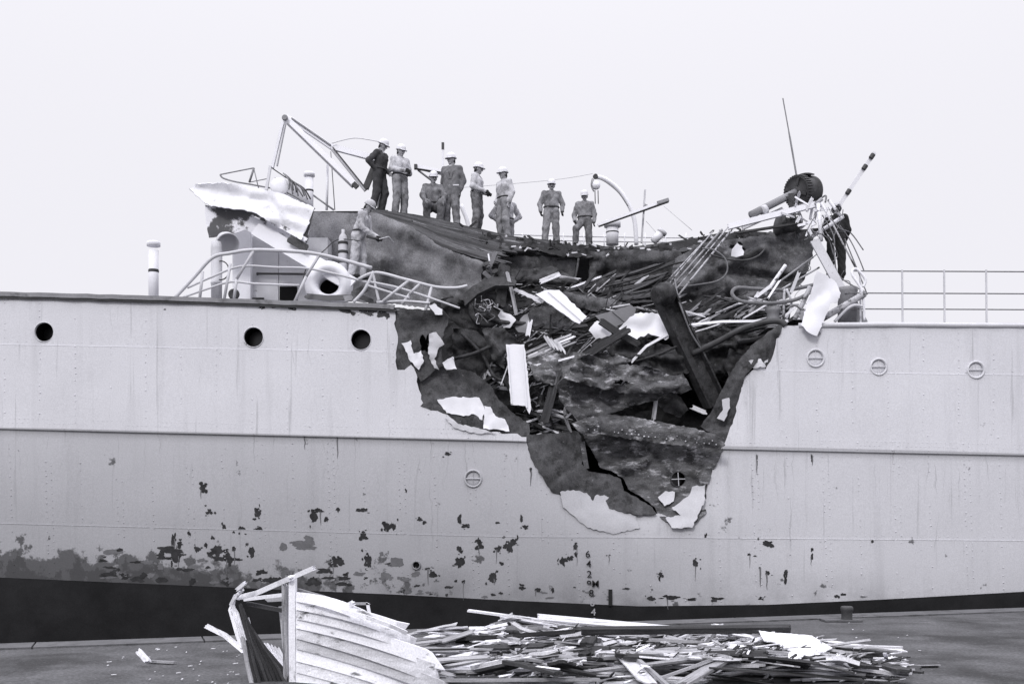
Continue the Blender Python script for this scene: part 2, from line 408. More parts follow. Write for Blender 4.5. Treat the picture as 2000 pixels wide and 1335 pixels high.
# a finely divided near part so that the paving is slightly uneven
qv, qf = [], []
NX, NY = 120, 60
for j in range(NY + 1):
    for i in range(NX + 1):
        t = i / NX; s = (j / NY) ** 1.3 * 60
        p = A.lerp(B, t) - en * (0.62 + s)
        p = p + Vector((0, 0, 0.012 * mnoise.noise(Vector((p.x * 0.7, p.y * 0.7, 2))) - 0.006))
        qv.append(p)
for j in range(NY):
    for i in range(NX):
        qf.append((j * (NX + 1) + i, j * (NX + 1) + i + 1, (j + 1) * (NX + 1) + i + 1, (j + 1) * (NX + 1) + i))
quay = tag(make('quay', qv, qf, 'quay', smooth=True), kind='structure')
# coping stones along the edge, each its own block
nC = 34; Lc = (B - A).length / 2.2
rg = random.Random(3)
s0 = 30.0
while s0 < (B - A).length - 30:
    ln = 2.2
    c = A + ed * (s0 + ln / 2) - en * 0.3 + Vector((0, 0, -0.25))
    v, f = boxv(c, ln - 0.025, 0.6, 0.53 + rg.uniform(-0.004, 0.004), math.atan2(ed.y, ed.x))
    make('coping_stone', v, f, 'coping', quay)
    s0 += ln
qw = make('quay_wall', [A - en * 0.05 + Vector((0, 0, -0.4)), B - en * 0.05 + Vector((0, 0, -0.4)), B - en * 0.05 + Vector((0, 0, -6)), A - en * 0.05 + Vector((0, 0, -6))], [(0, 1, 2, 3)], 'coping', quay)
tag(make('water', [(-900, -2.5 - 8, -2.2), (900, -2.5 - 8, -2.2), (900, 2500, -2.2), (-900, 2500, -2.2)], [(0, 1, 2, 3)], 'water'), kind='structure')

# ------------------------------------------------------------------ the ship
ship = tag(empty('ship', W(1000, 1180, 1.0)), 'grey riveted ship with its side torn open and deck burnt', 'ship')
XL, XR = -620, 2620
deck_l = lerp_line([(XL, 560), (290, 584), (740, 600), (1000, 618), (1300, 630), (1500, 636), (1720, 634), (XR, 640)])
seam1 = lerp_line([(XL, 661), (285, 678), (870, 690), (1450, 722), (1720, 729), (XR, 740)])
seam2 = lerp_line([(XL, 817), (280, 840), (1000, 857), (1410, 872), (1720, 879), (XR, 897)])
seam3 = lerp_line([(XL, 1005), (278, 1029), (770, 1042), (1000, 1048), (1230, 1049), (1720, 1053), (XR, 1060)])
boot_l = lerp_line([(XL, 1100), (278, 1139), (770, 1160), (1000, 1172), (1250, 1183), (1500, 1180), (1720, 1170), (XR, 1120)])
foot_l = lambda x: 1480.0
DMG = [(745, 590), (760, 606), (771, 606), (772, 640), (777, 668), (773, 690), (776, 722), (790, 722), (803, 712), (815, 735), (818, 760), (826, 786),
       (848, 795), (880, 815), (900, 832), (945, 844), (1005, 846), (1028, 853), (1031, 872), (1042, 893), (1058, 912), (1062, 930), (1075, 950), (1084, 957), (1098, 962),
       (1120, 955), (1146, 961), (1157, 977), (1165, 961), (1186, 960), (1193, 985), (1216, 991), (1246, 1000), (1292, 1003), (1312, 1016), (1345, 1022), (1368, 1005),
       (1372, 960), (1379, 944), (1396, 908), (1410, 872), (1421, 850), (1436, 810), (1445, 770), (1453, 738), (1476, 712), (1496, 720), (1511, 690), (1517, 655), (1530, 600), (1530, 540), (745, 540)]
DMGj = resample(DMG, 8, 2.2, random.Random(5))
def dent(x, y):
    d = 0.75 * math.exp(-((x - 1240) / 150) ** 2 - ((y - 800) / 130) ** 2)
    d += 0.22 * math.exp(-((x - 1250) / 130) ** 2 - ((y - 950) / 60) ** 2)
    d += 0.10 * math.exp(-((x - 930) / 90) ** 2 - ((y - 770) / 60) ** 2)
    return d
def bow_in(x):
    return 0.0 if 150 < x < 1850 else (((150 - x) if x < 150 else (x - 1850)) / 770.0) ** 2 * 3.2
def hullY(x, y):
    fr = 0.005 * math.cos(2 * math.pi * (x - 350) / 69.0)
    return fr + 0.02 * nz(x, y, 160, 1.0) + 0.006 * nz(x, y, 60, 6.0) + dent(x, y) + bow_in(x) + (0.25 * ((y - 1100) / 300.0) ** 2 if y > 1100 else 0)
PORTS = [(495, 658, 18.5, 19.5, 'open'), (705, 663, 19, 20, 'open'), (924, 934, 15.5, 15.5, 'dead'), (1593, 699, 15, 17, 'dead'), (1716, 716, 14, 16, 'dead'),
         (86, 648, 18, 19, 'open'), (1906, 722, 15, 16, 'dead')]
pholes = [circle(x, y, rx, ry) for x, y, rx, ry, k in PORTS] + [circle(813, 1103, 7, 7.5, 16)]
def strake(la, lb, spacing, lift, m='hull_paint', xa=XL, xb=XR):
    top = [(x, la(x)) for x in np.linspace(xa, xb, max(3, int((xb - xa) / 15)))]
    bot = [(x, lb(x)) for x in np.linspace(xb, xa, max(3, int((xb - xa) / 15)))]
    ol = top + bot
    mn = min(p[1] for p in ol); mxx = max(p[1] for p in ol)
    hs = [h for h in pholes if mn < sum(q[1] for q in h) / len(h) < mxx and any(inpoly(h, ol)) and xa < h[0][0] < xb]
    xs = [p[0] for p in DMGj]; hs2 = hs + ([DMGj] if (xa < 1530 and xb > 745 and mn < 1022) else [])
    return sheet('hull_plate', ol, lambda x, y: hullY(x, y) - lift, m, ship, spacing, 0.016, hs2)
# strakes, each broken at its butts into plates (a part each)
def lower_by(l, k): return lambda x: l(x) + k
butts1 = [XL, 40, 560, 1180, 1660, XR]; butts2 = [XL, 330, 860, 1250, 1460, XR]; butts3 = [XL, -60, 612, 1290, 1740, XR]; butts4 = [XL, 420, 1010, 1560, XR]
for i in range(len(butts1) - 1): strake(deck_l, lower_by(seam1, 1), 19, 0.022 + 0.001 * (i % 2), xa=butts1[i], xb=butts1[i + 1])
for i in range(len(butts2) - 1): strake(lower_by(seam1, 0), lower_by(seam2, 4), 19, 0.034 + 0.001 * (i % 2), xa=butts2[i], xb=butts2[i + 1])
for i in range(len(butts3) - 1): strake(lower_by(seam2, -4), lower_by(seam3, 1), 19, -0.014 + 0.001 * (i % 2), xa=butts3[i], xb=butts3[i + 1])
for i in range(len(butts4) - 1): strake(lower_by(seam3, 0), lower_by(boot_l, 0), 19, -0.005 + 0.001 * (i % 2), xa=butts4[i], xb=butts4[i + 1])
bt = strake(lower_by(boot_l, 0.5), foot_l, 60, -0.005, 'boot'); bt.name = 'boot_topping'

def lift_at(x, y):
    return 0.023 if y < seam1(x) else (0.035 if y < seam2(x) else (-0.013 if y < seam3(x) else -0.004))
# rivets: thousands, too small to pick apart
rv, rf = [], []
def rivet(x, y, r=0.018, h=0.017):
    if not (XL + 60 < x < XR - 60): return
    if inpoly([(x, y)], DMGj)[0]: return
    if any(math.hypot(x - q[0], y - q[1]) < q[2] + 6 for q in PORTS) or math.hypot(x - 813, y - 1103) < 14: return
    lift = lift_at(x, y)
    c = W(x, y, hullY(x, y) - lift); b = len(rv)
    for rr, hh in ((r, 0.006), (r * 0.72, -h * 0.7), (r * 0.25, -h)):
        for k in range(6):
            a = math.pi / 3 * k; rv.append(c + Vector((rr * math.cos(a), hh, rr * math.sin(a))))
    for i in (0, 6):
        for k in range(6): rf.append((b + i + k, b + i + (k + 1) % 6, b + i + 6 + (k + 1) % 6, b + i + 6 + k))
    rf.append(tuple(b + 12 + k for k in range(6)))
rg = random.Random(12)
for i in range(-13, 33):
    x0 = 354 + i * 69
    dbl = i % 2 == 0
    y = deck_l(x0) + 14
    while y < boot_l(x0) - 8:
        if rg.random() < 0.74 and nz(x0 * 3.1, y, 70, 8) > -0.22:
            rivet(x0 + rg.uniform(-1, 1) + (0.035 * (y - 600) if y > 850 else 0), y + rg.uniform(-2, 2), 0.012 + rg.random() * 0.009, 0.006 + rg.random() * 0.008)
            if dbl and y > 850: rivet(x0 + 11 + 0.035 * (y - 600), y + 6, 0.015, 0.008)
        y += 13.5
for x0 in range(XL + 60, XR - 60, 9):
    for l, dy in ((seam2, -9), (seam2, -17), (seam1, -7), (seam3, -7), (deck_l, 9)):
        if (dy == -7 and x0 % 2) or nz(x0, dy * 9.0, 60, 5) < -0.12: continue
        rivet(x0 + (4 if dy == -17 else 0), l(x0) + dy, 0.011, 0.007)
tag(make('rivets', rv, rf, 'hull_paint', ship, True), kind='stuff')

# raised beads added along two seams to catch a thin light line
for sl_, lf in ((seam1, 0.030), (seam3, -0.006)):
    for a_, b_ in ((XL, -200), (-200, 300), (300, 765 if sl_ is seam1 else 800), (1520 if sl_ is seam1 else 800, 1750), (1750, XR)):
        make('highlight_bead', *tube([W(x, sl_(x), hullY(x, sl_(x)) - lf) for x in np.arange(a_, b_ + 1, 12.0)], 0.008, 6), 'hull_paint', ship, True)
# portholes
def porthole(x, y, rx, ry, kind):
    c = W(x, y, hullY(x, y) - lift_at(x, y) - 0.008); k = (D) / F; r = (rx + ry) / 2 * k
    if kind == 'open':
        v, f = lathe(c, (0, 1, 0), [(r - 0.002, 0.10), (r - 0.002, 0.0), (r + 0.004, -0.012), (r + 0.016, -0.004), (r + 0.02, 0.04)], 28)
        o = make('porthole', v, f[:-2], 'hull_paint', ship, True)
        vt, ft = lathe(c, (0, 1, 0), [(r - 0.003, 0.5), (r - 0.003, 0.05)], 28); make('tube', vt, ft[:-2], 'void', o, True)
        make('glass', *lathe(c + Vector((0, 0.42, 0)), (0, 1, 0), [(r * 0.98, 0), (r * 0.98, 0.01)], 28), 'glass', o)
    else:
        v, f = lathe(c, (0, 1, 0), [(r * 0.9, 0.10), (r * 0.9, -0.005), (r, -0.028), (r + 0.022, -0.02), (r + 0.03, 0.03)], 28)
        o = make('porthole', v, f[:-2], 'hull_paint', ship, True)
        make('deadlight', *lathe(c + Vector((0, 0.03, 0)), (0, 1, 0), [(r * 0.95, 0.03), (r * 0.95, 0.0), (r * 0.6, -0.008), (0, -0.012)], 28), 'hull_paint', o, True)
        make('crossbar', *tube([c + Vector((-r * 1.0, -0.005, 0.0)), c + Vector((r * 1.0, -0.005, 0.0))], 0.012, 6), 'pale_grey', o)
        make('crossbar', *tube([c + Vector((0, 0.004, -r * 0.9)), c + Vector((0, 0.004, r * 0.9))], 0.006, 6), 'hull_paint', o)
    return o
for p in PORTS: porthole(*p)
q = porthole(1325, 935, 14, 14, 'open'); q.data.materials[0] = MATS['burnt_steel']
c = W(1325, 935, hullY(1325, 935) - 0.06)
for a in (0.03, math.pi / 2 + 0.06):
    make('crossbar', *tube([c + Vector((-0.14 * math.cos(a), 0, -0.14 * math.sin(a))), c + Vector((0.14 * math.cos(a), 0, 0.14 * math.sin(a)))], 0.009, 6), 'pale_grey', q)
# discharge pipe
c = W(813, 1103, hullY(813, 1103))
o = make('discharge_pipe', *lathe(c, (0, 1, 0), [(0.066, 0.4), (0.066, -0.03), (0.085, -0.045), (0.095, -0.02), (0.1, 0.03)], 20), 'mid_grey', ship, True)
o.data.polygons.foreach_set('use_smooth', [True] * len(o.data.polygons))

make('bore', *lathe(c + Vector((0, 0.02, 0)), (0, 1, 0), [(0.064, 0.0), (0.064, 0.05)], 20), 'void', o)
# deck-edge rubbing strip, pipe gunwale at the right
def edge_strip(x0, x1, dy, h, y0, m, name):
    pts = [W(x, deck_l(x) + dy + 1.2 * nz(x, 0, 30, 4), y0 + bow_in(x)) for x in np.arange(x0, x1 + 1, 24)]
    v, f = plank(pts, h, 0.10, (0, -1, 0), 0.04)
    return make(name, v, f, m, ship)
edge_strip(XL, 790, -2, 0.09, -0.05, 'mid_grey', 'deck_edge')
edge_strip(XL, 790, 5.2, 0.035, -0.03, 'dark_metal', 'deck_edge')
make('gunwale', *tube([W(x, deck_l(x), -0.02 + bow_in(x)) for x in np.arange(1560, XR, 30)], 0.055, 10), 'pale_grey', ship, True)

# decks: main deck either side of the breach, upper deck the men stand on, far side of the hull
def deckpiece(x0, x1, ya, yb, name='deck', m='mid_grey'):
    V, Fc = [], []
    xs = np.arange(x0, x1 + 1, 40)
    for x in xs:
        for yy in (ya + bow_in(x), yb):
            p = W(x, deck_l(x) + 3, 0.0); V.append(Vector((p.x, yy, p.z)))
    for i in range(len(xs) - 1): Fc.append((2 * i, 2 * i + 1, 2 * i + 3, 2 * i + 2))
    o = make(name, V, Fc, m, ship); s = o.modifiers.new('t', 'SOLIDIFY'); s.thickness = 0.02
deckpiece(XL, 780, 0.01, 11); deckpiece(780, 1500, 5.5, 11); deckpiece(1500, XR, 0.01, 11)
xa, xb = W(XL, 0).x, W(XR, 0).x
make('hull_far_side', [(xa, 11, -3), (xb, 11, -3), (xb, 11, 6.3), (xa, 11, 6.3)], [(0, 1, 2, 3)], 'hull_paint', ship)
for x in (xa, xb):
    make('hull_end', [(x, 3.2, -3), (x, 11, -3), (x, 11, 6.3), (x, 3.2, 6.3)], [(0, 1, 2, 3)], 'hull_paint', ship)
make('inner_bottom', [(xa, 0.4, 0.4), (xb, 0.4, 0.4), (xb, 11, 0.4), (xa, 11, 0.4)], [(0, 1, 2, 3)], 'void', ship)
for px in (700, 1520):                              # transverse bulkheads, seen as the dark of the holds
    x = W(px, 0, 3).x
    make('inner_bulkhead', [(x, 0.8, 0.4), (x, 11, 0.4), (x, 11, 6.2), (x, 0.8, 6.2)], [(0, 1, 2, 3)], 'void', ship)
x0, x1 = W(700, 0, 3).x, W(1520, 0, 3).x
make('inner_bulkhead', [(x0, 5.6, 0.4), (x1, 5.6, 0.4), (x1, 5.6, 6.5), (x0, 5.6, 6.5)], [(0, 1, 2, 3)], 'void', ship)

# upper deck: sagging from left to right
ridge = lerp_line([(560, 412), (720, 411), (760, 413), (830, 426), (900, 441), (960, 456), (1000, 463), (1050, 470), (1110, 475), (1160, 480), (1230, 483), (1290, 476), (1340, 468), (1400, 456), (1450, 450), (1500, 453), (1600, 444)])
V, Fc = [], []
xs = list(range(600, 1601, 25))
for x in xs:
    for yy in (3.8, 6.0, 9.0):
        p = W(x, ridge(x) + 5, 3.8); V.append(Vector((p.x, yy, p.z + 0.0)))
for i in range(len(xs) - 1):
    for j in range(2): Fc.append((3 * i + j, 3 * i + j + 1, 3 * i + j + 4, 3 * i + j + 3))
o = make('upper_deck', V, Fc, 'char', ship); s = o.modifiers.new('t', 'SOLIDIFY'); s.thickness = 0.05

# ---- draught marks
def text_mesh(s, px, py, h_px, m, Yo=-0.03):
    cu = bpy.data.curves.new('t', 'FONT'); cu.body = s; cu.size = 1.0; cu.align_x = 'CENTER'; cu.extrude = 0.004; cu.offset = 0.010
    to = bpy.data.objects.new('t', cu); C.objects.link(to)
    dg = bpy.context.evaluated_depsgraph_get(); me = bpy.data.meshes.new_from_object(to.evaluated_get(dg))
    bpy.data.objects.remove(to)
    k = h_px * D / F / 0.70
    V = [W(px, py + h_px / 2, hullY(px, py) + Yo) + Vector((v.co.x * k * 1.05, -v.co.z * 0.4, v.co.y * k)) for v in me.vertices]
    return make('draught_mark', V, [tuple(p.vertices) for p in me.polygons], m, ship)
for s, x, y in (('6', 1148, 1081), ('4', 1150, 1100), ('2', 1151, 1120), ('9M', 1158, 1139), ('8', 1155, 1157)): text_mesh(s, x, y, 13, 'paint_black')
for s, x, y in (('6', 1157, 1176), ('4', 1159, 1194), ('2', 1161, 1212)): text_mesh(s, x, y, 13, 'paint_light', -0.05)

# ---- flaked paint on the lower hull: thin scabs with their own outline
def blob(cx, cy, w, h, seed, n=34, rough=0.5):
    rg = random.Random(seed); ph = rg.random() * 100; o = []
    for i in range(n):
        a = 2 * math.pi * i / n
        k = 1 + rough * mnoise.noise(Vector((math.cos(a) * 1.6 + ph, math.sin(a) * 1.6, seed * 0.37))) * 1.8 + 0.28 * mnoise.noise(Vector((math.cos(a) * 4.5 + ph, math.sin(a) * 4.5, seed * 0.71))) + rg.uniform(-0.10, 0.10); k = max(k, 0.15)
        o.append((cx + w / 2 * math.cos(a) * k, cy + h / 2 * math.sin(a) * k))
    return o
def chip(cx, cy, w, h, seed, m='chip'):
    rq = random.Random(seed * 7 + 1); V, Fc = [], []
    lobes = [(cx, cy, w * 0.8, h * 0.8)] + [(cx + rq.uniform(-.42, .42) * w, cy + rq.uniform(-.42, .42) * h, w * rq.uniform(.25, .55), h * rq.uniform(.25, .6)) for _ in range(rq.randint(2, 4) if max(w, h) > 9 else 1)]
    for q, (bx, by, bw, bh) in enumerate(lobes):
        ol = blob(bx, by, bw, bh, seed + 31 * q, 22, 0.34); b = len(V); off_ = lift_at(cx, cy) + 0.004 + 0.0006 * q
        V += [W(x, y, hullY(x, y) - off_) for x, y in ol] + [W(bx, by, hullY(bx, by) - off_)]
        Fc += [(b + i_, b + (i_ + 1) % len(ol), b + len(ol)) for i_ in range(len(ol))]
    make('paint_chip', V, Fc, m, ship)
chips = [(396, 951, 15, 20), (409, 998, 12, 15), (420, 1001, 6, 6), (504, 1003, 13, 24), (497, 1013, 9, 6), (437, 1028, 8, 16), (471, 1034, 18, 16), (508, 1034, 16, 12), (613, 1008, 16, 26), (622, 996, 16, 9),
         (707, 996, 24, 9), (637, 1012, 10, 12), (660, 994, 8, 9), (709, 1045, 14, 18), (757, 1028, 18, 18), (769, 1028, 10, 18), (821, 1014, 11, 8), (829, 1019, 9, 8), (897, 1014, 9, 22), (910, 1026, 16, 8), (933, 1055, 12, 10), (937, 1066, 16, 12),
         (995, 1064, 22, 26), (1003, 1056, 12, 10), (972, 1072, 13, 14), (898, 1072, 10, 14), (900, 1096, 20, 18), (962, 1127, 18, 24), (718, 1093, 17, 32), (660, 1095, 22, 20), (650, 1103, 18, 8), (492, 1077, 14, 24),
         (423, 1075, 32, 24), (445, 1088, 16, 22), (385, 1072, 14, 14), (329, 1072, 46, 14), (340, 1052, 10, 30), (350, 1062, 12, 14), (315, 1085, 14, 14), (345, 1085, 18, 30), (370, 1042, 6, 12), (415, 1050, 8, 9), (456, 1070, 8, 10),
         (1099, 1095, 12, 18), (1112, 1090, 14, 11), (1124, 1066, 10, 16), (1125, 1082, 7, 12), (1498, 1060, 22, 14), (1358, 1100, 14, 16), (1291, 1121, 11, 10), (1288, 1130, 5, 12), (1500, 1119, 10, 9), (1535, 1118, 9, 14),
         (1534, 1132, 6, 20), (1463, 1082, 9, 5), (1474, 1085, 9, 3), (845, 1122, 17, 12), (835, 1110, 13, 5), (1378, 1046, 6, 11), (1586, 1072, 6, 10), (1586, 1086, 6, 14), (972, 1020, 12, 5), (1018, 1012, 6, 18), (1026, 1028, 12, 8), (875, 886, 12, 7),
         (1704, 1057, 7, 8), (1484, 1108, 5, 4), (980, 1100, 9, 9), (1185, 1084, 4, 3), (1191, 1083, 4, 3), (1486, 1168, 10, 7), (1272, 1168, 16, 10), (1310, 1166, 26, 9), (1350, 1170, 22, 6), (1400, 1168, 24, 6), (1050, 1152, 13, 10), (1080, 1152, 7, 12),
         (878, 1146, 14, 6), (905, 1136, 8, 8), (890, 1134, 7, 6), (793, 958, 4, 9), (1037, 918, 5, 11), (1478, 892, 3, 14), (1586, 895, 4, 18)]
for i, cpt in enumerate(chips):
    chip(*cpt, 100 + i)
    if cpt[2] > 9:
        rq = random.Random(i)
        for j in range(3): chip(cpt[0] + rq.uniform(-1, 1) * cpt[2] * 0.8, cpt[1] + rq.uniform(-1, 1) * cpt[3] * 0.8, cpt[2] * rq.uniform(0.15, 0.4), cpt[3] * rq.uniform(0.15, 0.4), 1000 + 3 * i + j)
for i, cpt in enumerate([(592, 1066, 46, 20), (605, 1056, 22, 22), (770, 1098, 34, 24), (553, 1066, 18, 14), (745, 1080, 10, 10), (790, 1130, 24, 12), (560, 1118, 30, 12), (700, 1120, 24, 10)]): chip(*cpt, 300 + i, 'chip_grey')
rg = random.Random(44)
for i in range(58):
    x = 200 + (rg.random() ** 1.5) * 620; y = boot_l(x) - 8 - rg.random() ** 1.6 * 60
    chip(x, y, rg.uniform(8, 34), rg.uniform(5, 15), 400 + i, 'chip' if rg.random() < 0.6 else 'chip_grey')
for i in range(26):
    x = rg.uniform(800, 1720); y = boot_l(x) - 4 - rg.random() ** 2 * 30
    chip(x, y, rg.uniform(6, 16), rg.uniform(3, 7), 500 + i, 'chip' if rg.random() < 0.5 else 'chip_grey')
v, f = plank([W(1192, 1150, -0.02), W(1192, 1182, -0.02)], 0.075, 0.02, (0, -1, 0)); make('paint_chip', v, f, 'paint_black', ship)
rg = random.Random(314)
for x, y, w, h in [c_ for k_, c_ in enumerate(chips) if k_ % 3 == 0] + [(813, 1106, 8, 8), (1478, 888, 4, 8), (1586, 890, 4, 8), (660, 850, 3, 3), (495, 680, 4, 4), (596, 850, 3, 3)]:
    ln_ = rg.uniform(16, 48) if y < 1090 else rg.uniform(10, 40); x_ = x + rg.uniform(-.3, .3) * w; P_ = []
    for k in range(5): P_.append(W(x_ + rg.uniform(-.8, .8), y + ln_ * k / 4, hullY(x_, y + ln_ * k / 4) - lift_at(x, y) - 0.0035))
    if lift_at(x, y + ln_) != lift_at(x, y): continue
    make('rust_run', *plank(P_, 0.018 + 0.022 * rg.random(), 0.002, (0, -1, 0), 0.0, rg, [1.0, 0.9, 0.7, 0.5, 0.2]), 'chip_grey', ship)
# flaking along the top edge
for i, (x, y, w, h) in enumerate([(512, 600, 16, 8), (570, 602, 20, 9), (535, 599, 12, 6), (640, 601, 18, 5), (676, 605, 26, 12), (715, 608, 34, 14), (748, 612, 26, 20), (690, 612, 12, 8), (330, 590, 10, 5), (322, 604, 6, 3)]):
    chip(x, y, w, h, 600 + i, 'burnt_steel')

# ------------------------------------------------------------------ torn and dented plating round the breach
def tp(outline, off, m, seed, amp=0.05, sc=60, cr=(), sp=9, jag=1.5, holes=(), name='torn_plate', thick=0.016):
    cf = creases(cr)
    return sheet(name, outline, lambda x, y: hullY(x, y) + off(x, y) + amp * 0.5 * nz(x, y, sc, seed) + amp * (2.2 if m == 'scuffed_steel' else 1.2) * ridged(x, y, sc * 0.8, seed + 9) + cf(x, y), m, ship, sp, thick, holes, jag, seed)
K = lambda a: (lambda x, y: a)
# left: bare, scorched plating still in line with the side, round an old opening
tp([(742, 598), (800, 603), (866, 606), (878, 620), (866, 650), (862, 690), (868, 714), (850, 722), (822, 745), (806, 722), (792, 732), (768, 728), (766, 690), (768, 640), (764, 612)], K(0.005), 'burnt_steel', 21, 0.03, 50,
   [(800, 640, 870, 630, 16, 0.12)], holes=[blob(833, 668, 20, 34, 9)])
tp([(812, 735), (850, 718), (875, 712), (928, 728), (958, 752), (976, 782), (1000, 805), (1034, 828), (1034, 862), (1000, 852), (940, 850), (895, 838), (870, 818), (840, 800), (815, 790)], lambda x, y: 0.02 + max(0, (790 - y)) * 0.002, 'burnt_steel', 22, 0.05, 60,
   [(830, 790, 990, 830, 14, -0.05), (900, 740, 1000, 830, 18, 0.08)])
# lower plate, left of the tear
tear = [(1130, 842), (1140, 868), (1142, 890), (1160, 916), (1186, 922), (1213, 936), (1218, 958), (1246, 972), (1274, 990), (1282, 1004)]
tp([(1024, 850), (1080, 846)] + tear + [(1250, 1006), (1215, 998), (1190, 992), (1180, 970), (1160, 985), (1145, 968), (1100, 970), (1080, 962), (1055, 925), (1036, 893)], lambda x, y: 0.01 - 0.0006 * max(0, x - 1120), 'burnt_steel', 23, 0.05, 50,
   [(1040, 870, 1090, 950, 8, -0.06), (1080, 860, 1110, 935, 7, -0.05), (1100, 945, 1200, 950, 14, -0.05)], holes=[[(1142, 890), (1136, 905), (1150, 920), (1190, 926), (1172, 905)]])
# lower plate, right of the tear, with the port in it, pushed in further
tr2 = [(x + k_, y - k_ * 0.4) for (x, y), k_ in zip(tear, (6, 7, 16, 12, 8, 5, 9, 7, 4, 2))]
tp([(1128, 842), (1200, 846), (1290, 858), (1400, 868), (1414, 872), (1399, 908), (1382, 946), (1378, 960), (1380, 1000), (1352, 1026), (1300, 1018), (1284, 1006)] + list(reversed(tr2)), lambda x, y: 0.10 * (1 - min(1, max(0, (x - 1150) / 220))), 'scuffed_steel', 24, 0.07, 55,
   [(1160, 905, 1260, 885, 10, 0.20), (1215, 915, 1262, 897, 6, -0.20), (1262, 897, 1292, 866, 6, -0.16), (1150, 870, 1230, 860, 7, 0.10), (1290, 870, 1300, 930, 16, 0.06), (1340, 870, 1375, 930, 14, -0.06), (1240, 950, 1300, 985, 18, 0.08)],
   holes=[circle(1325, 935, 14, 14, 18)], jag=1.0)
# dark behind the tear
make('inner_frame', *plank([W(1137, 862, 0.30), W(1146, 915, 0.34)], 0.10, 0.02, (0.2, -1, 0)), 'scuffed_steel', ship)
# crumpled shell plating folded into the breach
tp([(1128, 700), (1150, 690), (1200, 712), (1262, 714), (1300, 728), (1338, 744), (1312, 766), (1258, 768), (1232, 770), (1190, 762), (1148, 752), (1100, 738)], lambda x, y: -0.15 - (y - 690) * 0.004, 'scuffed_steel', 25, 0.16, 45,
   [(1100, 742, 1340, 760, 10, -0.16), (1150, 730, 1300, 735, 14, 0.14), (1262, 720, 1230, 762, 10, -0.12)], holes=[blob(1214, 747, 26, 9, 3)])
tp([(1086, 752), (1100, 738), (1150, 750), (1236, 768), (1310, 764), (1282, 782), (1240, 790), (1196, 806), (1136, 826), (1112, 804), (1096, 785)], lambda x, y: -0.30 + (y - 740) * 0.002, 'scuffed_steel', 26, 0.10, 50,
   [(1130, 812, 1290, 780, 10, -0.13), (1100, 760, 1230, 790, 16, 0.12), (1165, 765, 1180, 810, 8, -0.1)])
tp([(1116, 826), (1150, 814), (1190, 808), (1250, 816), (1300, 826), (1360, 836), (1400, 850), (1416, 868), (1400, 876), (1300, 866), (1240, 858), (1180, 848), (1136, 846)], lambda x, y: -0.40 - 0.002 * (y - 810), 'scuffed_steel', 27, 0.06, 40,
   [(1150, 822, 1400, 850, 9, -0.10), (1140, 846, 1400, 874, 5, 0.07)])
rg = random.Random(8)
for i in range(44):                                  # bare bright rivets along the folded seam
    if rg.random() < 0.28: continue
    x = 1145 + i * 5.9 + rg.uniform(-2.5, 2.5); y = 833 + (x - 1145) * 0.122 + (4 if i % 2 else -3) + rg.uniform(-1, 1)
    q_ = rg.uniform(0.010, 0.021)
    make('rivet', *lathe(W(x, y, hullY(x, y) - 0.52), (0, -1, 0), [(q_, -0.02) , (q_, 0.012), (q_ * 0.4, 0.022)], 8), 'pale_grey', ship)
# the right-hand lip
tp([(1535, 626), (1512, 640), (1470, 672), (1436, 712), (1408, 764), (1388, 806), (1368, 832), (1400, 852), (1414, 872), (1424, 846), (1438, 808), (1448, 768), (1455, 734), (1478, 708), (1498, 722), (1514, 690), (1522, 655)], lambda x, y: 0.0 + max(0, (1450 - x)) * 0.0028 if y < 840 else 0.0, 'burnt_steel', 28, 0.06, 50,
   [(1520, 645, 1410, 790, 10, -0.08)], jag=1.2)
make('paint_flap', *plank([W(1498, 672, 0.02), W(1494, 708, -0.02)], 0.11, 0.012, (0, -1, 0), 0.03), 'pale_grey', ship)
tp([(1410, 780), (1424, 776), (1426, 796), (1414, 822), (1400, 816), (1412, 800)], K(-0.06), 'pale_grey', 29, 0.01, 20, name='paint_flap', thick=0.008)
tp([(1462, 704), (1486, 700), (1496, 716), (1470, 718)], K(-0.09), 'hull_paint', 30, 0.03, 20, name='paint_flap', thick=0.012)
# lighter under-coat hanging as loose flaps
tp([(1094, 960), (1120, 956), (1146, 962), (1158, 978), (1168, 960), (1188, 962), (1194, 988), (1240, 1004), (1250, 1030), (1200, 1042), (1148, 1030), (1118, 1005), (1100, 990)], lambda x, y: -0.028 + 0.0004 * max(0, y - 1000), 'hull_paint', 31, 0.02, 40, name='paint_flap', thick=0.014)
tp([(1378, 946), (1376, 978), (1366, 1000), (1352, 1030), (1312, 1030), (1300, 1010), (1330, 1006), (1312, 990), (1345, 968), (1352, 950)], K(-0.10), 'pale_grey', 32, 0.03, 25, name='paint_flap', thick=0.014)
tp([(1285, 970), (1300, 958), (1318, 960), (1316, 978), (1298, 988)], K(0.0), 'pale_grey', 33, 0.01, 25, name='paint_flap', thick=0.01)
tp([(854, 780), (880, 775), (936, 776), (946, 796), (942, 820), (925, 808), (905, 812), (872, 806)], K(-0.05), 'white_paint', 34, 0.03, 20, name='paint_flap', thick=0.01)
tp([(946, 792), (958, 794), (968, 812), (986, 818), (995, 842), (944, 836)], K(-0.05), 'white_paint', 35, 0.03, 20, name='paint_flap', thick=0.01)
tp([(784, 670), (802, 664), (808, 690), (822, 684), (828, 704), (818, 722), (806, 708), (798, 700), (796, 690)], K(-0.05), 'white_paint', 36, 0.04, 14, name='paint_flap', thick=0.01)
tp([(838, 652), (852, 648), (868, 672), (858, 678), (848, 700), (858, 722), (848, 718), (836, 690)], K(-0.06), 'pale_grey', 37, 0.06, 14, name='paint_flap', thick=0.01)
tp([(864, 708), (884, 696), (892, 720), (872, 722)], K(-0.05), 'white_paint', 38, 0.05, 14, name='paint_flap', thick=0.01)
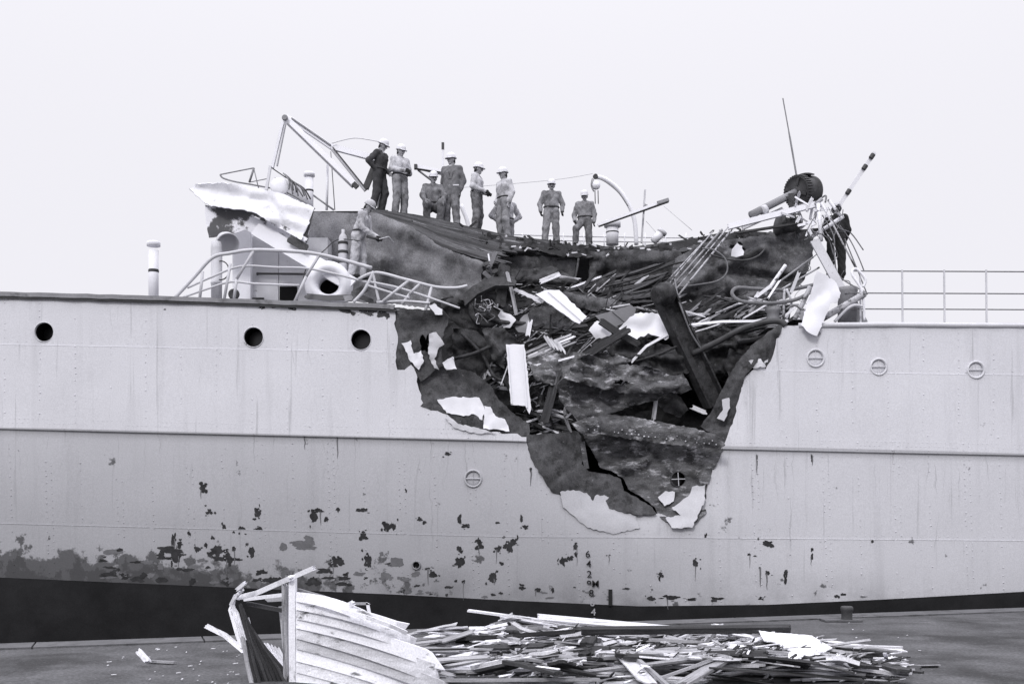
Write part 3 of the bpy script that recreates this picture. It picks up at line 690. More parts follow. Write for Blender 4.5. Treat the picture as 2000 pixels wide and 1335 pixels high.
tp([(868, 816), (900, 828), (945, 838), (968, 846), (930, 846), (890, 836)], K(-0.07), 'pale_grey', 39, 0.03, 14, name='paint_flap', thick=0.01)

# ------------------------------------------------------------------ inside the breach: heap of burnt rubble, bulkheads, decking
def heapY(x, y):
    b = float(np.interp(y, [470, 540, 600, 700, 780, 860], [3.7, 3.1, 2.6, 1.7, 1.45, 1.5]))
    b += 0.9 * math.exp(-((x - 1350) / 60) ** 2 - ((y - 790) / 60) ** 2)          # black hollow at the right
    b += 0.7 * math.exp(-((x - 900) / 40) ** 2 - ((y - 690) / 40) ** 2)
    return b + 0.28 * nz(x, y, 55, 3.0) + 0.16 * nz(x, y, 22, 4.0)
hp = sheet('rubble', [(840, 590), (940, 560), (1130, 552), (1330, 548), (1500, 560), (1545, 600), (1540, 640), (1470, 700), (1440, 870), (1100, 880), (960, 820), (840, 740)], heapY, 'char', None, 11, 0.02, seed=4, smooth=False)
tag(hp, 'heap of charred rubble filling the torn opening in the hull', 'rubble', None, 'stuff')

def wallsheet(name, outline, yf, m, amp, sc, cr, seed, sp=9, jag=1.5, holes=()):
    cf = creases(cr)
    return sheet(name, outline, lambda x, y: yf(x, y) + amp * 0.5 * nz(x, y, sc, seed) + amp * 1.5 * ridged(x, y, sc * 0.7, seed + 5) + cf(x, y), m, ship, sp, 0.015, holes, jag, seed)
wallsheet('bulkhead_plate', [(604, 413), (735, 416), (800, 440), (862, 482), (944, 512), (938, 560), (924, 590), (900, 606), (850, 604), (780, 594), (690, 588), (588, 588), (596, 450)],
          lambda x, y: 3.1 - 0.0012 * (x - 600), 'bulkhead', 0.10, 140, [(770, 440, 790, 520, 10, -0.10), (790, 450, 780, 500, 4, 0.08), (730, 425, 940, 520, 12, -0.12), (640, 590, 940, 540, 30, 0.10)], 51)
wallsheet('bulkhead_plate', [(935, 505), (1010, 500), (1128, 503), (1120, 545), (1100, 575), (1000, 575), (950, 560)], K(3.5), 'bulkhead_dark', 0.12, 60, [(960, 520, 1100, 540, 12, 0.15)], 52)
wallsheet('bulkhead_plate', [(1152, 492), (1240, 488), (1330, 492), (1350, 520), (1330, 560), (1250, 562), (1170, 560), (1150, 540)], lambda x, y: 3.4 - 0.002 * (x - 1150), 'bulkhead_dark', 0.14, 60, [(1160, 500, 1250, 495, 8, -0.1), (1180, 540, 1330, 520, 14, 0.2)], 53)
wallsheet('bulkhead_plate', [(1318, 505), (1370, 474), (1440, 466), (1510, 456), (1590, 447), (1588, 500), (1572, 545), (1530, 590), (1450, 622), (1380, 640), (1330, 612), (1306, 560)],
          lambda x, y: 2.7 - 0.0016 * (x - 1320) - 0.0015 * (y - 450), 'bulkhead_dark', 0.14, 90,
          [(1405, 532, 1590, 548, 7, 0.26), (1410, 520, 1492, 486, 8, -0.22), (1492, 486, 1500, 500, 10, -0.2), (1340, 590, 1450, 575, 8, 0.24), (1330, 560, 1400, 530, 10, -0.20), (1420, 540, 1450, 580, 8, -0.2), (1380, 600, 1500, 570, 8, -0.16), (1460, 470, 1590, 470, 16, -0.1)], 54, 8, holes=[blob(1440, 486, 30, 20, 5)])
wallsheet('bulkhead_plate', [(1040, 600), (1110, 592), (1130, 620), (1110, 645), (1050, 640), (1020, 625)], K(2.0), 'bulkhead_dark', 0.08, 40, [], 55)
wallsheet('bulkhead_plate', [(1060, 560), (1130, 575), (1200, 585), (1240, 600), (1200, 615), (1130, 600)], K(2.3), 'bulkhead_dark', 0.1, 40, [(1080, 570, 1200, 600, 8, -0.1)], 56)
wallsheet('bulkhead_plate', [(885, 640), (930, 645), (980, 690), (990, 730), (940, 735), (885, 720)], K(1.3), 'black_steel', 0.15, 40, [(900, 650, 970, 700, 10, -0.15)], 57)
wallsheet('bulkhead_plate', [(860, 590), (940, 560), (980, 545), (1000, 575), (990, 620), (960, 640), (900, 640), (870, 620)], K(1.7), 'black_steel', 0.15, 40, [(860, 600, 990, 560, 12, -0.2)], 58)
wallsheet('bulkhead_plate', [(1250, 640), (1330, 620), (1400, 640), (1470, 650), (1440, 690), (1370, 700), (1290, 700)], K(1.5), 'black_steel', 0.15, 40, [(1270, 660, 1450, 660, 8, -0.2)], 59)
for pts_, r_ in (([(1128, 735, .9), (1108, 700, .9), (1132, 660, 1.1), (1190, 640, 1.3)], 2.6), ([(1045, 745, .7), (1080, 728, .8), (1120, 742, .6), (1150, 728, .6)], 2.2), ([(1240, 705, .8), (1290, 690, .8), (1335, 668, .7), (1360, 640, .8)], 2.4),
                  ([(900, 650, 1.0), (940, 690, 1.0), (965, 735, .9), (985, 742, .9)], 3.2), ([(888, 700, .9), (925, 690, .9), (958, 676, .9)], 3.6), ([(1130, 505, 3.2), (1122, 545, 2.9), (1098, 590, 2.4)], 2.4), ([(1410, 640, .6), (1440, 650, .5), (1490, 640, .3), (1512, 640, .1)], 3.4),
                  ([(1000, 690, .8), (990, 720, .7), (978, 752, .6)], 1.4), ([(1180, 560, 2.4), (1240, 545, 2.4), (1300, 520, 2.5), (1340, 510, 2.3)], 2.2), ([(930, 610, 1.2), (980, 628, 1.1), (1040, 632, 1.2)], 4.2)):
    make('bent_bar', *tube(spline([W(*p) for p in pts_], 6), r_ * 23.2 / F, 7), 'black_steel' if r_ > 2 else 'pale_grey', ship, True)
# folded fender-like sheet in the dark hollow
wallsheet('bulkhead_plate', [(1285, 760), (1300, 750), (1330, 775), (1345, 800), (1330, 815), (1300, 805), (1284, 790)], K(1.0), 'black_steel', 0.08, 30, [(1290, 770, 1335, 800, 8, -0.1)], 60)

wallsheet('bulkhead_plate', [(1030, 700), (1072, 690), (1130, 688), (1200, 690), (1236, 702), (1190, 728), (1120, 738), (1078, 752), (1046, 742)], lambda x, y: 0.75 - 0.004 * (y - 690), 'scuffed_steel', 0.16, 45, [(1050, 735, 1220, 705, 8, -0.14), (1110, 690, 1090, 745, 9, 0.15)], 61, 7)
wallsheet('bulkhead_plate', [(1180, 668), (1240, 660), (1300, 672), (1350, 690), (1345, 728), (1300, 732), (1240, 716), (1190, 700)], lambda x, y: 1.0 - 0.002 * (y - 670), 'black_steel', 0.22, 40, [(1190, 690, 1340, 700, 7, -0.2), (1260, 665, 1280, 725, 8, 0.2)], 62, 7)
wallsheet('bulkhead_plate', [(1290, 735), (1335, 730), (1352, 760), (1330, 770), (1300, 762)], K(0.75), 'scuffed_steel', 0.12, 30, [(1300, 745, 1345, 755, 6, -0.1)], 63, 7)
wallsheet('bulkhead_plate', [(1055, 770), (1090, 765), (1110, 800), (1128, 830), (1100, 845), (1060, 840), (1045, 800)], K(1.15), 'black_steel', 0.15, 35, [(1060, 790, 1110, 830, 8, -0.15)], 64, 7)
wallsheet('bulkhead_plate', [(1350, 655), (1420, 640), (1480, 650), (1510, 660), (1460, 690), (1430, 730), (1400, 740), (1370, 700)], K(1.2), 'black_steel', 0.25, 45, [(1360, 690, 1490, 655, 7, -0.25), (1400, 730, 1450, 690, 9, -0.2)], 65, 7)
wallsheet('bulkhead_plate', [(1425, 680), (1448, 690), (1452, 730), (1430, 742), (1415, 720)], K(0.9), 'black_steel', 0.10, 25, [(1430, 690, 1425, 735, 6, -0.12)], 66, 6)
wallsheet('bulkhead_plate', [(940, 640), (985, 640), (1010, 665), (985, 690), (985, 720), (960, 700)], K(1.0), 'burnt_steel', 0.15, 35, [(950, 650, 985, 700, 8, -0.15)], 67, 7)
band = [(x, ridge(x) + 1) for x in range(950, 1591, 16)] + [(x, ridge(x) + 13 + 14 * abs(math.sin(x / 47.0)) * (1.0 if x < 1330 else 0.45)) for x in range(1590, 949, -16)]
wallsheet('deck_edge_plate', band, lambda x, y: 3.62 - 0.012 * (y - ridge(x)), 'char', 0.16, 30, [], 68, 7, 2.0)
wallsheet('bulkhead_plate', [(1000, 530), (1080, 520), (1130, 545), (1122, 562), (1060, 566), (1000, 560)], K(3.0), 'black_steel', 0.15, 35, [(1000, 545, 1120, 550, 8, -0.2)], 69, 7)
# charred deck boards along the broken edge of the upper deck
decking = empty('charred_decking', W(1000, 500, 3.6), ship)
rg = random.Random(17)
top_c = lerp_line([(700, 409), (800, 419), (900, 440), (1000, 463), (1100, 475), (1160, 480)])
bot_c = lerp_line([(700, 412), (740, 424), (800, 452), (860, 482), (940, 508), (1000, 522), (1100, 525), (1160, 522)])
NB = 13
for i in range(NB):
    t = (i + 0.5) / NB
    xa_, xb_ = 712 + 30 * t + rg.uniform(-8, 14), rg.uniform(960, 1012) + 20 * (1 - t) + (60 if t < 0.4 else 0)
    if i % 3 == 2: xa_ += rg.uniform(20, 90)
    pts = []
    for x in np.linspace(xa_, xb_, 9):
        y = top_c(x) * (1 - t) + bot_c(x) * t
        pts.append(W(x, y + rg.uniform(-1.2, 1.2), 3.75 - 0.9 * t - 0.04 * rg.random()))
    v, f = plank(pts, 0.105, 0.05, (0, -0.75, 0.6), 0.12, rg); orient(make('deck_plank', v, f, 'deck_wood', decking), pts[-1] - pts[0])
for i in range(10):
    t = i / 9.0
    x0, x1 = 985 + rg.uniform(-20, 40) + 12 * i, 1165 + rg.uniform(-30, 20)
    pts = [W(x, ridge(x) + 5 + 34 * t * (0.6 + 0.4 * math.sin((x - 985) / 60.0)) * (1.0 - 0.3 * (x - 985) / 180) + rg.uniform(-1.5, 1.5), 3.7 - 0.35 * t) for x in np.linspace(x0, x1, 6)]
    v, f = plank(pts, 0.07, 0.05, (0, -0.85, 0.5), 0.10, rg); orient(make('deck_plank', v, f, 'deck_wood', decking), pts[-1] - pts[0])
for i in range(9):
    t = i / 8.0
    x0 = 1140 + rg.uniform(0, 60) + 10 * i; x1 = rg.uniform(1330, 1440)
    if i < 3: x1 = rg.uniform(1420, 1585)
    pts = [W(x, ridge(x) + 3 + 18 * t + rg.uniform(-1.2, 1.2), 3.65 - 0.3 * t) for x in np.linspace(x0, x1, 9)]
    v, f = plank(pts, 0.065, 0.05, (0, -0.85, 0.5), 0.12, rg); orient(make('deck_plank', v, f, 'deck_wood', decking), pts[-1] - pts[0])
# second line of fallen boards, lower down behind the tangle
for i in range(14):
    x0 = rg.uniform(1130, 1220); x1 = rg.uniform(1290, 1345); y0 = 548 + 3.4 * i + rg.uniform(-3, 3); y1 = y0 - rg.uniform(18, 40)
    pts = [W(x0 + (x1 - x0) * s, y0 + (y1 - y0) * s + 4 * math.sin(s * 3), 2.85 - 0.03 * i) for s in (0, 0.33, 0.66, 1)]
    v, f = plank(pts, 0.06, 0.05, (0, -0.85, 0.5), 0.1, rg); orient(make('deck_plank', v, f, 'deck_wood', decking), pts[-1] - pts[0])
# splintered chips along the edge
sv = []
for i in range(90):
    x = rg.uniform(900, 1480); y = ridge(x) + rg.uniform(-3, 16); p = W(x, y, rg.uniform(3.3, 3.8))
    q = p + Vector((rg.uniform(-0.22, 0.22), rg.uniform(-0.1, 0.1), rg.uniform(-0.10, 0.14)))
    sv.append(plank([p, q], rg.uniform(0.02, 0.06), 0.02, (0, -1, 0.2), 0.02, rg))
tag(make('splinters', *join(*sv), 'deck_wood', decking), kind='stuff')
sv = []
for i in range(34):
    x = rg.uniform(930, 1480); y = ridge(x) + rg.uniform(-2, 24); p = W(x, y, 3.25)
    q = p + Vector((rg.uniform(-0.12, 0.12), 0, rg.uniform(-0.08, 0.08)))
    sv.append(plank([p, q], rg.uniform(0.02, 0.06), 0.02, (0, -1, 0.2), 0.02, rg))
tag(make('splinters', *join(*sv), 'pale_grey', decking), kind='stuff')

# ---- loose wreckage lying in the breach: each a thing
def board_px(name, label, cat, pts, w_px, m, t=0.03, jag=0.03, face=(0, -1, 0.25), group=None, rg=None):
    P = [W(*p) for p in pts]; k = (D + pts[0][2]) / F
    v, f = plank(P, w_px * k, t, face, jag, rg); o = make(name, v, f, m)
    orient(o, P[-1] - P[0]); return tag(o, label, cat, group)
def panel_px(name, label, cat, outline, yf, m, thick=0.03, amp=0.0, sp=14, jag=1.0, seed=1, ribs=()):
    o = sheet(name, outline, lambda x, y: yf(x, y) + amp * nz(x, y, 30, seed), m, None, sp, thick, (), jag, seed)
    for a, b, r in ribs:
        make('moulding', *plank([W(a[0], a[1], yf(*a) - thick), W(b[0], b[1], yf(*b) - thick)], r, 0.02), m, o)
    return tag(o, label, cat)
panel_px('door_panel', 'upright white panel with a raised edge standing in the torn hull opening', 'panel', [(988, 672), (1024, 672), (1032, 740), (1037, 800), (1034, 808), (1026, 792), (998, 790), (994, 740)], lambda x, y: 0.55 - 0.0012 * (y - 670), 'white_sheet', 0.03, 0.01, ribs=[((1019, 674), (1029, 796), 0.03), ((991, 676), (999, 788), 0.025)])
panel_px('wall_panel', 'clean white board slanting down behind the upright white panel', 'panel', [(1046, 574), (1068, 566), (1092, 566), (1146, 618), (1132, 632), (1122, 628)], lambda x, y: 1.3 - 0.004 * (y - 570), 'white_sheet', 0.03, ribs=[((1070, 568), (1138, 627), 0.03)])
panel_px('board', 'short narrow white board left of the slanting white board', 'board', [(1001, 566), (1008, 562), (1058, 584), (1056, 592)], K(1.4), 'white_sheet', 0.03)
panel_px('wall_panel', 'grey panel leaning behind the crumpled white sheet', 'panel', [(1162, 616), (1206, 604), (1232, 595), (1242, 602), (1238, 618), (1222, 630), (1198, 640), (1180, 636)], K(1.35), 'panel_grey', 0.03, ribs=[((1196, 606), (1222, 628), 0.04)])
panel_px('crumpled_sheet', 'large crumpled white sheet beside the fallen dark beam', 'sheet', [(1206, 645), (1222, 628), (1240, 612), (1262, 610), (1284, 612), (1300, 628), (1312, 652), (1300, 664), (1284, 656), (1266, 650), (1246, 660), (1236, 666), (1220, 660)], lambda x, y: 1.05 - 0.004 * (y - 610), 'white_sheet', 0.015, 0.14, 8, 2.0, 3)
panel_px('crumpled_sheet', 'small white folded sheet left of the large crumpled one', 'sheet', [(1150, 645), (1166, 626), (1172, 628), (1196, 648), (1190, 656), (1164, 662)], lambda x, y: 0.95, 'white_sheet', 0.015, 0.10, 8, 1.5, 4)
panel_px('crumpled_sheet', 'white scrap of sheeting hanging above the upright white panel', 'sheet', [(972, 616), (978, 606), (998, 614), (1008, 624), (996, 640), (984, 640)], K(1.1), 'white_sheet', 0.015, 0.10, 8, 1.5, 5)
panel_px('crumpled_sheet', 'small white rag caught on the broken left rail', 'sheet', [(838, 596), (848, 592), (864, 604), (864, 614), (850, 614)], K(0.0), 'white_sheet', 0.012, 0.05, 6, 1.5, 6)
panel_px('crumpled_sheet', 'grey folded sheet standing near the white scrap', 'sheet', [(1006, 640), (1020, 618), (1030, 612), (1036, 630), (1028, 652), (1012, 648)], K(1.15), 'mid_grey', 0.015, 0.10, 8, 1.5, 7)
panel_px('crumpled_sheet', 'pale crumpled scrap hanging on the crumpled bulkhead under the gear wheel', 'sheet', [(1432, 484), (1440, 474), (1450, 480), (1452, 498), (1438, 502), (1428, 500)], K(2.0), 'white_sheet', 0.012, 0.08, 6, 2, 8)
# the broken burnt machine end at the left of the breach
mh = tag(empty('burnt_machine', W(960, 560, 1.3)), 'burnt winch wreck with torn wires at the left of the opening', 'machine')
make('drum', *lathe(W(948, 604, 1.25), (0.3, -1, 0), [(0.40, 0), (0.40, 0.12), (0.30, 0.14), (0.28, 0.05), (0, 0.05)], 22), 'burnt_steel', mh, True)
make('post', *plank([W(985, 520, 1.35), W(975, 600, 1.2)], 0.22, 0.18, (0.3, -1, 0), 0.04), 'black_steel', mh)
make('hood', *plank([W(905, 590, 1.1), W(930, 568, 1.05), W(965, 552, 1.05), (W(1005, 552, 1.1))], 0.26, 0.10, (0, -0.8, 0.5), 0.05), 'black_steel', mh)
rg = random.Random(33)
for i in range(18):
    c = W(rg.gauss(948, 9), rg.gauss(604, 10), 1.0)
    pts = [c + Vector((rg.uniform(-.14, .14), rg.uniform(-.12, .05), rg.uniform(-.14, .14))) for _ in range(4)]
    make('wire', *tube(spline(pts, 4), 0.010, 5), rg.choice(['mid_grey', 'dark_metal', 'pale_grey', 'rope', 'dark_metal']), mh, True)
for i in range(14):
    a = W(rg.uniform(945, 975), rg.uniform(505, 560), 1.2); b = a + Vector((rg.uniform(-.25, .25), rg.uniform(-.2, .1), rg.uniform(-.3, .3)))
    make('bracket', *plank([a, b], rg.uniform(0.03, 0.1), 0.02, (rg.uniform(-.5, .5), -1, 0.3), 0.02, rg), rg.choice(['white_paint', 'burnt_steel', 'dark_metal', 'mid_grey']), mh)

# fallen dark derrick beam
bm_ = tag(empty('fallen_beam', W(1400, 790, 0.9)), 'long dark steel beam with a round end leaning down into the opening', 'beam')
P0, P1 = W(1296, 578, 0.55), W(1396, 790, 1.0)
ax = (P1 - P0).normalized()
make('web', *plank([P0, P0.lerp(P1, .5) + Vector((0.02, 0, 0.01)), P1], 0.34, 0.16, (0.25, -1, 0.1)), 'black_steel', bm_)
sd = Vector((ax.z, 0, -ax.x))
for s in (-1, 1):
    make('flange', *plank([P0 + sd * 0.185 * s + Vector((0, -0.06, 0)), P1 + sd * 0.185 * s + Vector((0, -0.06, 0))], 0.035, 0.30, (0.25, -1, 0.1)), 'black_steel', bm_)
make('hub', *lathe(W(1296, 574, 0.30), (0.75, 0.55, 0.25), [(0.15, -0.22), (0.19, -0.2), (0.19, -0.04), (0.24, -0.02), (0.24, 0.12), (0.17, 0.14), (0.17, 0.22)], 20), 'black_steel', bm_, True)

# named timbers and bars
B2 = [('timber', 'charred timber running from the upright white panel to the crumpled white sheet', 'timber', [(1092, 724, 0.85), (1160, 685, 0.65), (1228, 642, 0.55)], 14, 'dark_wood'),
      ('timber', 'charred timber crossing over the small folded white sheet', 'timber', [(1172, 626, 0.75), (1210, 652, 0.7), (1246, 672, 0.75)], 14, 'dark_wood'),
      ('timber', 'dark upright timber right of the upright white panel', 'timber', [(1088, 722, 0.6), (1076, 775, 0.5), (1062, 826, 0.45)], 17, 'dark_wood'),
      ('stick', 'thin pale stick standing upright in the dark hollow', 'stick', [(1289, 728, 0.55), (1282, 775, 0.52), (1276, 820, 0.5)], 8, 'grey_wood'),
      ('board', 'pale broken board lying in the dark hollow near the right lip', 'board', [(1350, 794, 1.0), (1378, 806, 0.9)], 9, 'white_wood'),
      ('stick', 'long white stick lying flat left of the dark upright timber', 'stick', [(1034, 716, 0.7), (1085, 706, 0.7), (1130, 694, 0.75)], 4, 'white_wood'),
      ('batten', 'pale splintered batten leaning over the burnt winch wreck', 'batten', [(990, 530, 1.1), (1000, 570, 1.0), (1008, 612, 1.0)], 7, 'grey_wood'),
      ('board', 'pale round-edged board poking up above the slanting white board', 'board', [(1056, 550, 2.2), (1076, 542, 2.2), (1096, 534, 2.2)], 10, 'white_wood'),
      ('batten', 'thin white batten lying right of the round-edged pale board', 'batten', [(1092, 540, 2.4), (1132, 546, 2.4)], 5, 'white_wood'),
      ('board', 'short white board upright between the grey folded sheet and pale laths', 'board', [(1036, 626, 1.0), (1030, 658, 0.95)], 9, 'white_wood'),
      ('batten', 'long thin white batten lying level behind the mooring bollard', 'batten', [(1350, 634, 0.5), (1410, 628, 0.45), (1492, 627, 0.4)], 5, 'white_paint'),
      ('pipe_piece', 'pale curved lath reaching out from under the crumpled white sheet', 'lath', [(1234, 706, 0.8), (1262, 676, 0.75), (1300, 655, 0.8), (1330, 640, 0.9)], 5, 'white_wood')]
for nme, lab, cat, pts, w, m in B2: board_px(nme, lab, cat, pts, w, m, 0.05 if 'wood' in m and 'dark' in m else 0.03, 0.05)
# pale laths bundle
for i in range(11):
    x0 = 1030 + rg.uniform(-6, 12); y0 = 700 + i * 2.5 - 16 + rg.uniform(-3, 3); ln = rg.uniform(50, 90)
    board_px('lath', ('long' if ln > 72 else 'short') + ' pale lath, ' + ('upper' if i < 4 else 'middle' if i < 8 else 'lower') + ' in the bundle right of the upright white panel', 'lath', [(x0, y0, 0.95), (x0 + ln * 0.5, y0 - ln * 0.22, 0.9), (x0 + ln, y0 - ln * 0.42, 0.95)], rg.uniform(3, 5), rg.choice(['white_wood', 'grey_wood', 'white_wood']), 0.02, 0.04, group='pale laths by the white panel')
for i in range(5):
    x0 = 1062 + i * 7; y0 = 655 + i * 3
    board_px('lath', 'pale lath lying crosswise over the bundle right of the upright white panel', 'lath', [(x0, y0, 0.85), (x0 + 14, y0 + 22, 0.85)], 4, 'white_wood', 0.02, 0.03, group='pale laths by the white panel')
# tangle of charred sticks
lab = {'d': ('charred stick', 'charred sticks in the opening', 'dark_wood'),
       'g': ('grey splintered stick', 'grey sticks in the opening', 'grey_wood'),
       'w': ('pale thin splinter', 'pale splinters in the opening', 'white_wood')}
def zone_in(x, y):
    if y > 790: return 'at the foot of the dark upright timber'
    if x < 1010 and y > 680: return 'left of the upright white panel'
    if x > 1340: return 'around the looped hose' if y < 612 else 'behind the thick hose near the right lip'
    if y < 545: return 'just under the charred deck edge'
    if y < 580: return 'above the slanting white board' if x < 1180 else 'above the grey leaning panel'
    if y < 625: return 'beside the slanting white board' if x < 1160 else 'behind the crumpled white sheet'
    if x < 1150: return 'by the bundle of pale laths'
    return 'below the crumpled white sheet' if x < 1270 else 'beside the dark fallen beam'
def stick(x, y, ln, ang, k, wpx, off=0.2):
    dx, dy = math.cos(ang) * ln / 2, math.sin(ang) * ln / 2
    a = (x - dx, y + dy, heapY(x - dx, y + dy) - off); b = (x + dx, y - dy, heapY(x + dx, y - dy) - off)
    yc = min(heapY(x, y) - off, (a[2] + b[2]) / 2); a = (a[0], a[1], yc + 0.3 * (a[2] - yc)); b = (b[0], b[1], yc + 0.3 * (b[2] - yc))
    l, g, m = lab[k]
    l = ('long ' if ln > 65 else 'short ' if ln < 35 else '') + ('thick ' if wpx > 6 else '') + l + ' ' + zone_in(x, y)
    if k == 'w': wpx *= 0.7
    board_px('stick', l, 'stick', [a, (x + rg.uniform(-2, 2), y + rg.uniform(-2, 2), yc), b], wpx, m, 0.035, 0.06, (rg.uniform(-.3, .3), -1, rg.uniform(0, .6)), g, rg)
rg = random.Random(91)
for i in range(150):
    if i < 30: x, y = rg.uniform(1120, 1330), rg.uniform(552, 620)
    elif i < 70: x, y = rg.uniform(980, 1160), rg.uniform(545, 660)
    elif i < 118: x, y = rg.uniform(1170, 1360), rg.uniform(640, 720)
    else: x, y = rg.uniform(1340, 1480), rg.uniform(590, 680)
    stick(x, y, rg.uniform(20, 110), R(rg.gauss(22, 24)), rg.choices('dgw', (13, 1.6, 0.7))[0], rg.uniform(2, 8))
for i in range(40):
    stick(rg.uniform(1040, 1130), rg.uniform(800, 850), rg.uniform(12, 50), R(rg.gauss(-22, 22)), rg.choices('dgw', (4, 3, 2.5))[0], rg.uniform(3, 8), 0.75)
for i in range(30):
    stick(rg.uniform(920, 1000), rg.uniform(690, 760), rg.uniform(14, 50), R(rg.gauss(30, 40)), rg.choices('dgw', (5, 3, 1))[0], rg.uniform(3, 7), 0.4)
for i in range(40):
    stick(rg.uniform(1340, 1540), rg.uniform(580, 640), rg.uniform(20, 70), R(rg.gauss(22, 18)), rg.choices('dgw', (5, 3, 2))[0], rg.uniform(2.5, 6), 0.9)
# fine litter (uncountable)
sv = []
for i in range(1700):
    x = rg.uniform(960, 1470); y = rg.uniform(540, 850)
    if not inpoly([(x, y)], [(960, 550), (1470, 560), (1480, 650), (1380, 700), (1300, 740), (1110, 850), (1030, 840), (960, 740)])[0]: continue
    p = W(x, y, heapY(x, y) - rg.uniform(0.05, 0.35)); a = R(rg.gauss(20, 35)); l = 0.06 + 0.55 * rg.random() ** 2
    q = p + Vector((math.cos(a) * l, rg.uniform(-.1, .1), math.sin(a) * l)); sv.append((plank([p, q], rg.uniform(0.008, 0.036), 0.012, (0, -1, .3), 0.02, rg), rg.random()))
for nm, lo, hi, m in (('dark', 0, 0.72, 'dark_wood'), ('grey', 0.72, 0.92, 'grey_wood'), ('pale', 0.92, 1.01, 'white_wood')):
    tag(make('splinter_litter', *join(*[s for s, r in sv if lo <= r < hi]), m), nm + ' fine splinters strewn through the burnt wreckage of the opening', 'splinters', None, 'stuff')

# twisted pipes, hoses and cables at the right of the breach
def pipe_px(name, label, cat, pts, r_px, m, group=None, smooth=6, parent=None, n=8):
    P = spline([W(*p) for p in pts], smooth) if len(pts) > 2 else [W(*p) for p in pts]
    if name in ('strut', 'rail_pipe', 'tube_end', 'rod'): r_px *= 0.76; m = {'white_paint': 'chipped_white', 'pale_grey': 'chipped_grey'}.get(m, m)
    o = make(name, *tube(P, r_px * (D + pts[0][2]) / F, n), m, parent, True)
    return tag(o, label, cat, group) if label else o
pipe_px('hose', 'dark looped hose lying over the wreckage left of the torn white plate', 'hose', [(1600, 553, 0.7), (1540, 566, 0.6), (1480, 564, 0.5), (1440, 562, 0.45), (1430, 574, 0.4), (1448, 588, 0.35), (1500, 592, 0.35), (1550, 586, 0.4), (1580, 572, 0.5)], 3.6, 'rope')
pipe_px('hose', 'thick dark hose bending over the hull edge by the bollard', 'hose', [(1352, 690, 0.7), (1400, 668, 0.5), (1450, 642, 0.3), (1500, 628, 0.1), (1524, 628, 0.0), (1534, 636, -0.02)], 6, 'dark_metal')
pipe_px('hose', 'second dark hose sagging below the thick hose', 'hose', [(1440, 668, 0.7), (1480, 662, 0.5), (1510, 648, 0.3)], 5, 'dark_metal')
pipe_px('cable', 'thin cable looping in front of the crumpled bulkhead', 'cable', [(1372, 485, 1.6), (1394, 488, 1.5), (1416, 505, 1.5), (1420, 530, 1.5), (1402, 548, 1.5), (1360, 556, 1.5), (1326, 560, 1.4)], 1.6, 'rope')
pipe_px('cable', 'thin dark cable sagging from the rods to the pale scrap', 'cable', [(1388, 497, 1.6), (1420, 506, 1.6), (1455, 508, 1.6), (1480, 500, 1.6), (1496, 484, 1.7)], 1.7, 'dark_metal')
pipe_px('cable', 'cable hanging down beside the round end of the dark beam', 'cable', [(1318, 545, 0.9), (1324, 580, 0.5), (1334, 610, 0.35), (1350, 650, 0.45), (1370, 682, 0.6)], 1.8, 'rope')
for i, (a, b) in enumerate([((1300, 562), (1392, 452)), ((1306, 566), (1410, 448)), ((1314, 572), (1420, 446)), ((1322, 580), (1426, 452)), ((1296, 556), (1376, 470))]):
    pipe_px('rod', ['second rod from the left in the fan above the dark beam', 'darker grey middle rod in the fan above the dark beam', 'fourth rod from the left in the fan above the dark beam', 'rightmost rod in the fan above the dark beam', 'leftmost rod in the fan above the dark beam'][i], 'rod', [(a[0], a[1], 0.7), (b[0], b[1], 2.2)], 1.7 + (i % 2), 'pale_grey' if i != 1 else 'mid_grey', 'fan of thin rods')
for i, (a, b, r, m) in enumerate([((1440, 610, 0.5), (1588, 502, 1.1), 2.6, 'mid_grey'), ((1462, 602, 0.5), (1600, 522, 1.0), 2.4, 'pale_grey'), ((1398, 612, 0.7), (1450, 590, 0.6), 3, 'pale_grey')]):
    pipe_px('rail_pipe', ['long grey pipe slanting up towards the torn white plate', 'paler pipe slanting parallel below the long grey pipe', 'short pale pipe end lying left of the bollard'][i], 'pipe', [a, b], r, m)
pipe_px('rail_pipe', 'stout white pipe end standing up behind the looped hose', 'pipe', [(1494, 576, 0.6), (1510, 552, 0.7), (1534, 518, 0.8)], 5, 'white_paint')
pipe_px('rail_pipe', 'white pipe standing behind the bollard, the left of a splayed pair', 'pipe', [(1530, 626, 0.35), (1532, 563, 0.4)], 3.4, 'pale_grey')
pipe_px('rail_pipe', 'bent white pipe of the splayed pair behind the bollard', 'pipe', [(1536, 622, 0.45), (1546, 594, 0.45), (1536, 564, 0.45)], 3.2, 'white_paint')
pipe_px('rail_pipe', 'thick pale pipe leaning against the torn white plate', 'pipe', [(1552, 622, 0.4), (1568, 592, 0.4), (1582, 560, 0.45)], 6, 'pale_grey')
pipe_px('cable', 'dark cable looping round the feet of the pale pipes', 'cable', [(1536, 604, 0.2), (1550, 596, 0.2), (1562, 602, 0.2), (1572, 616, 0.25), (1570, 628, 0.3)], 2, 'rope')
# bollard on the ship's deck edge
bo = empty('bollard', W(1510, 634, 0.5), ship)
make('post', *lathe(W(1510, 634, 0.5), (0, 0, 1), [(0.15, 0), (0.13, 0.1), (0.13, 0.24), (0.17, 0.28), (0.17, 0.34), (0.14, 0.38), (0, 0.39)], 20), 'mid_grey', bo, True)
make('base', *boxv(W(1505, 636, 0.5), 0.5, 0.3, 0.05), 'mid_grey', bo)
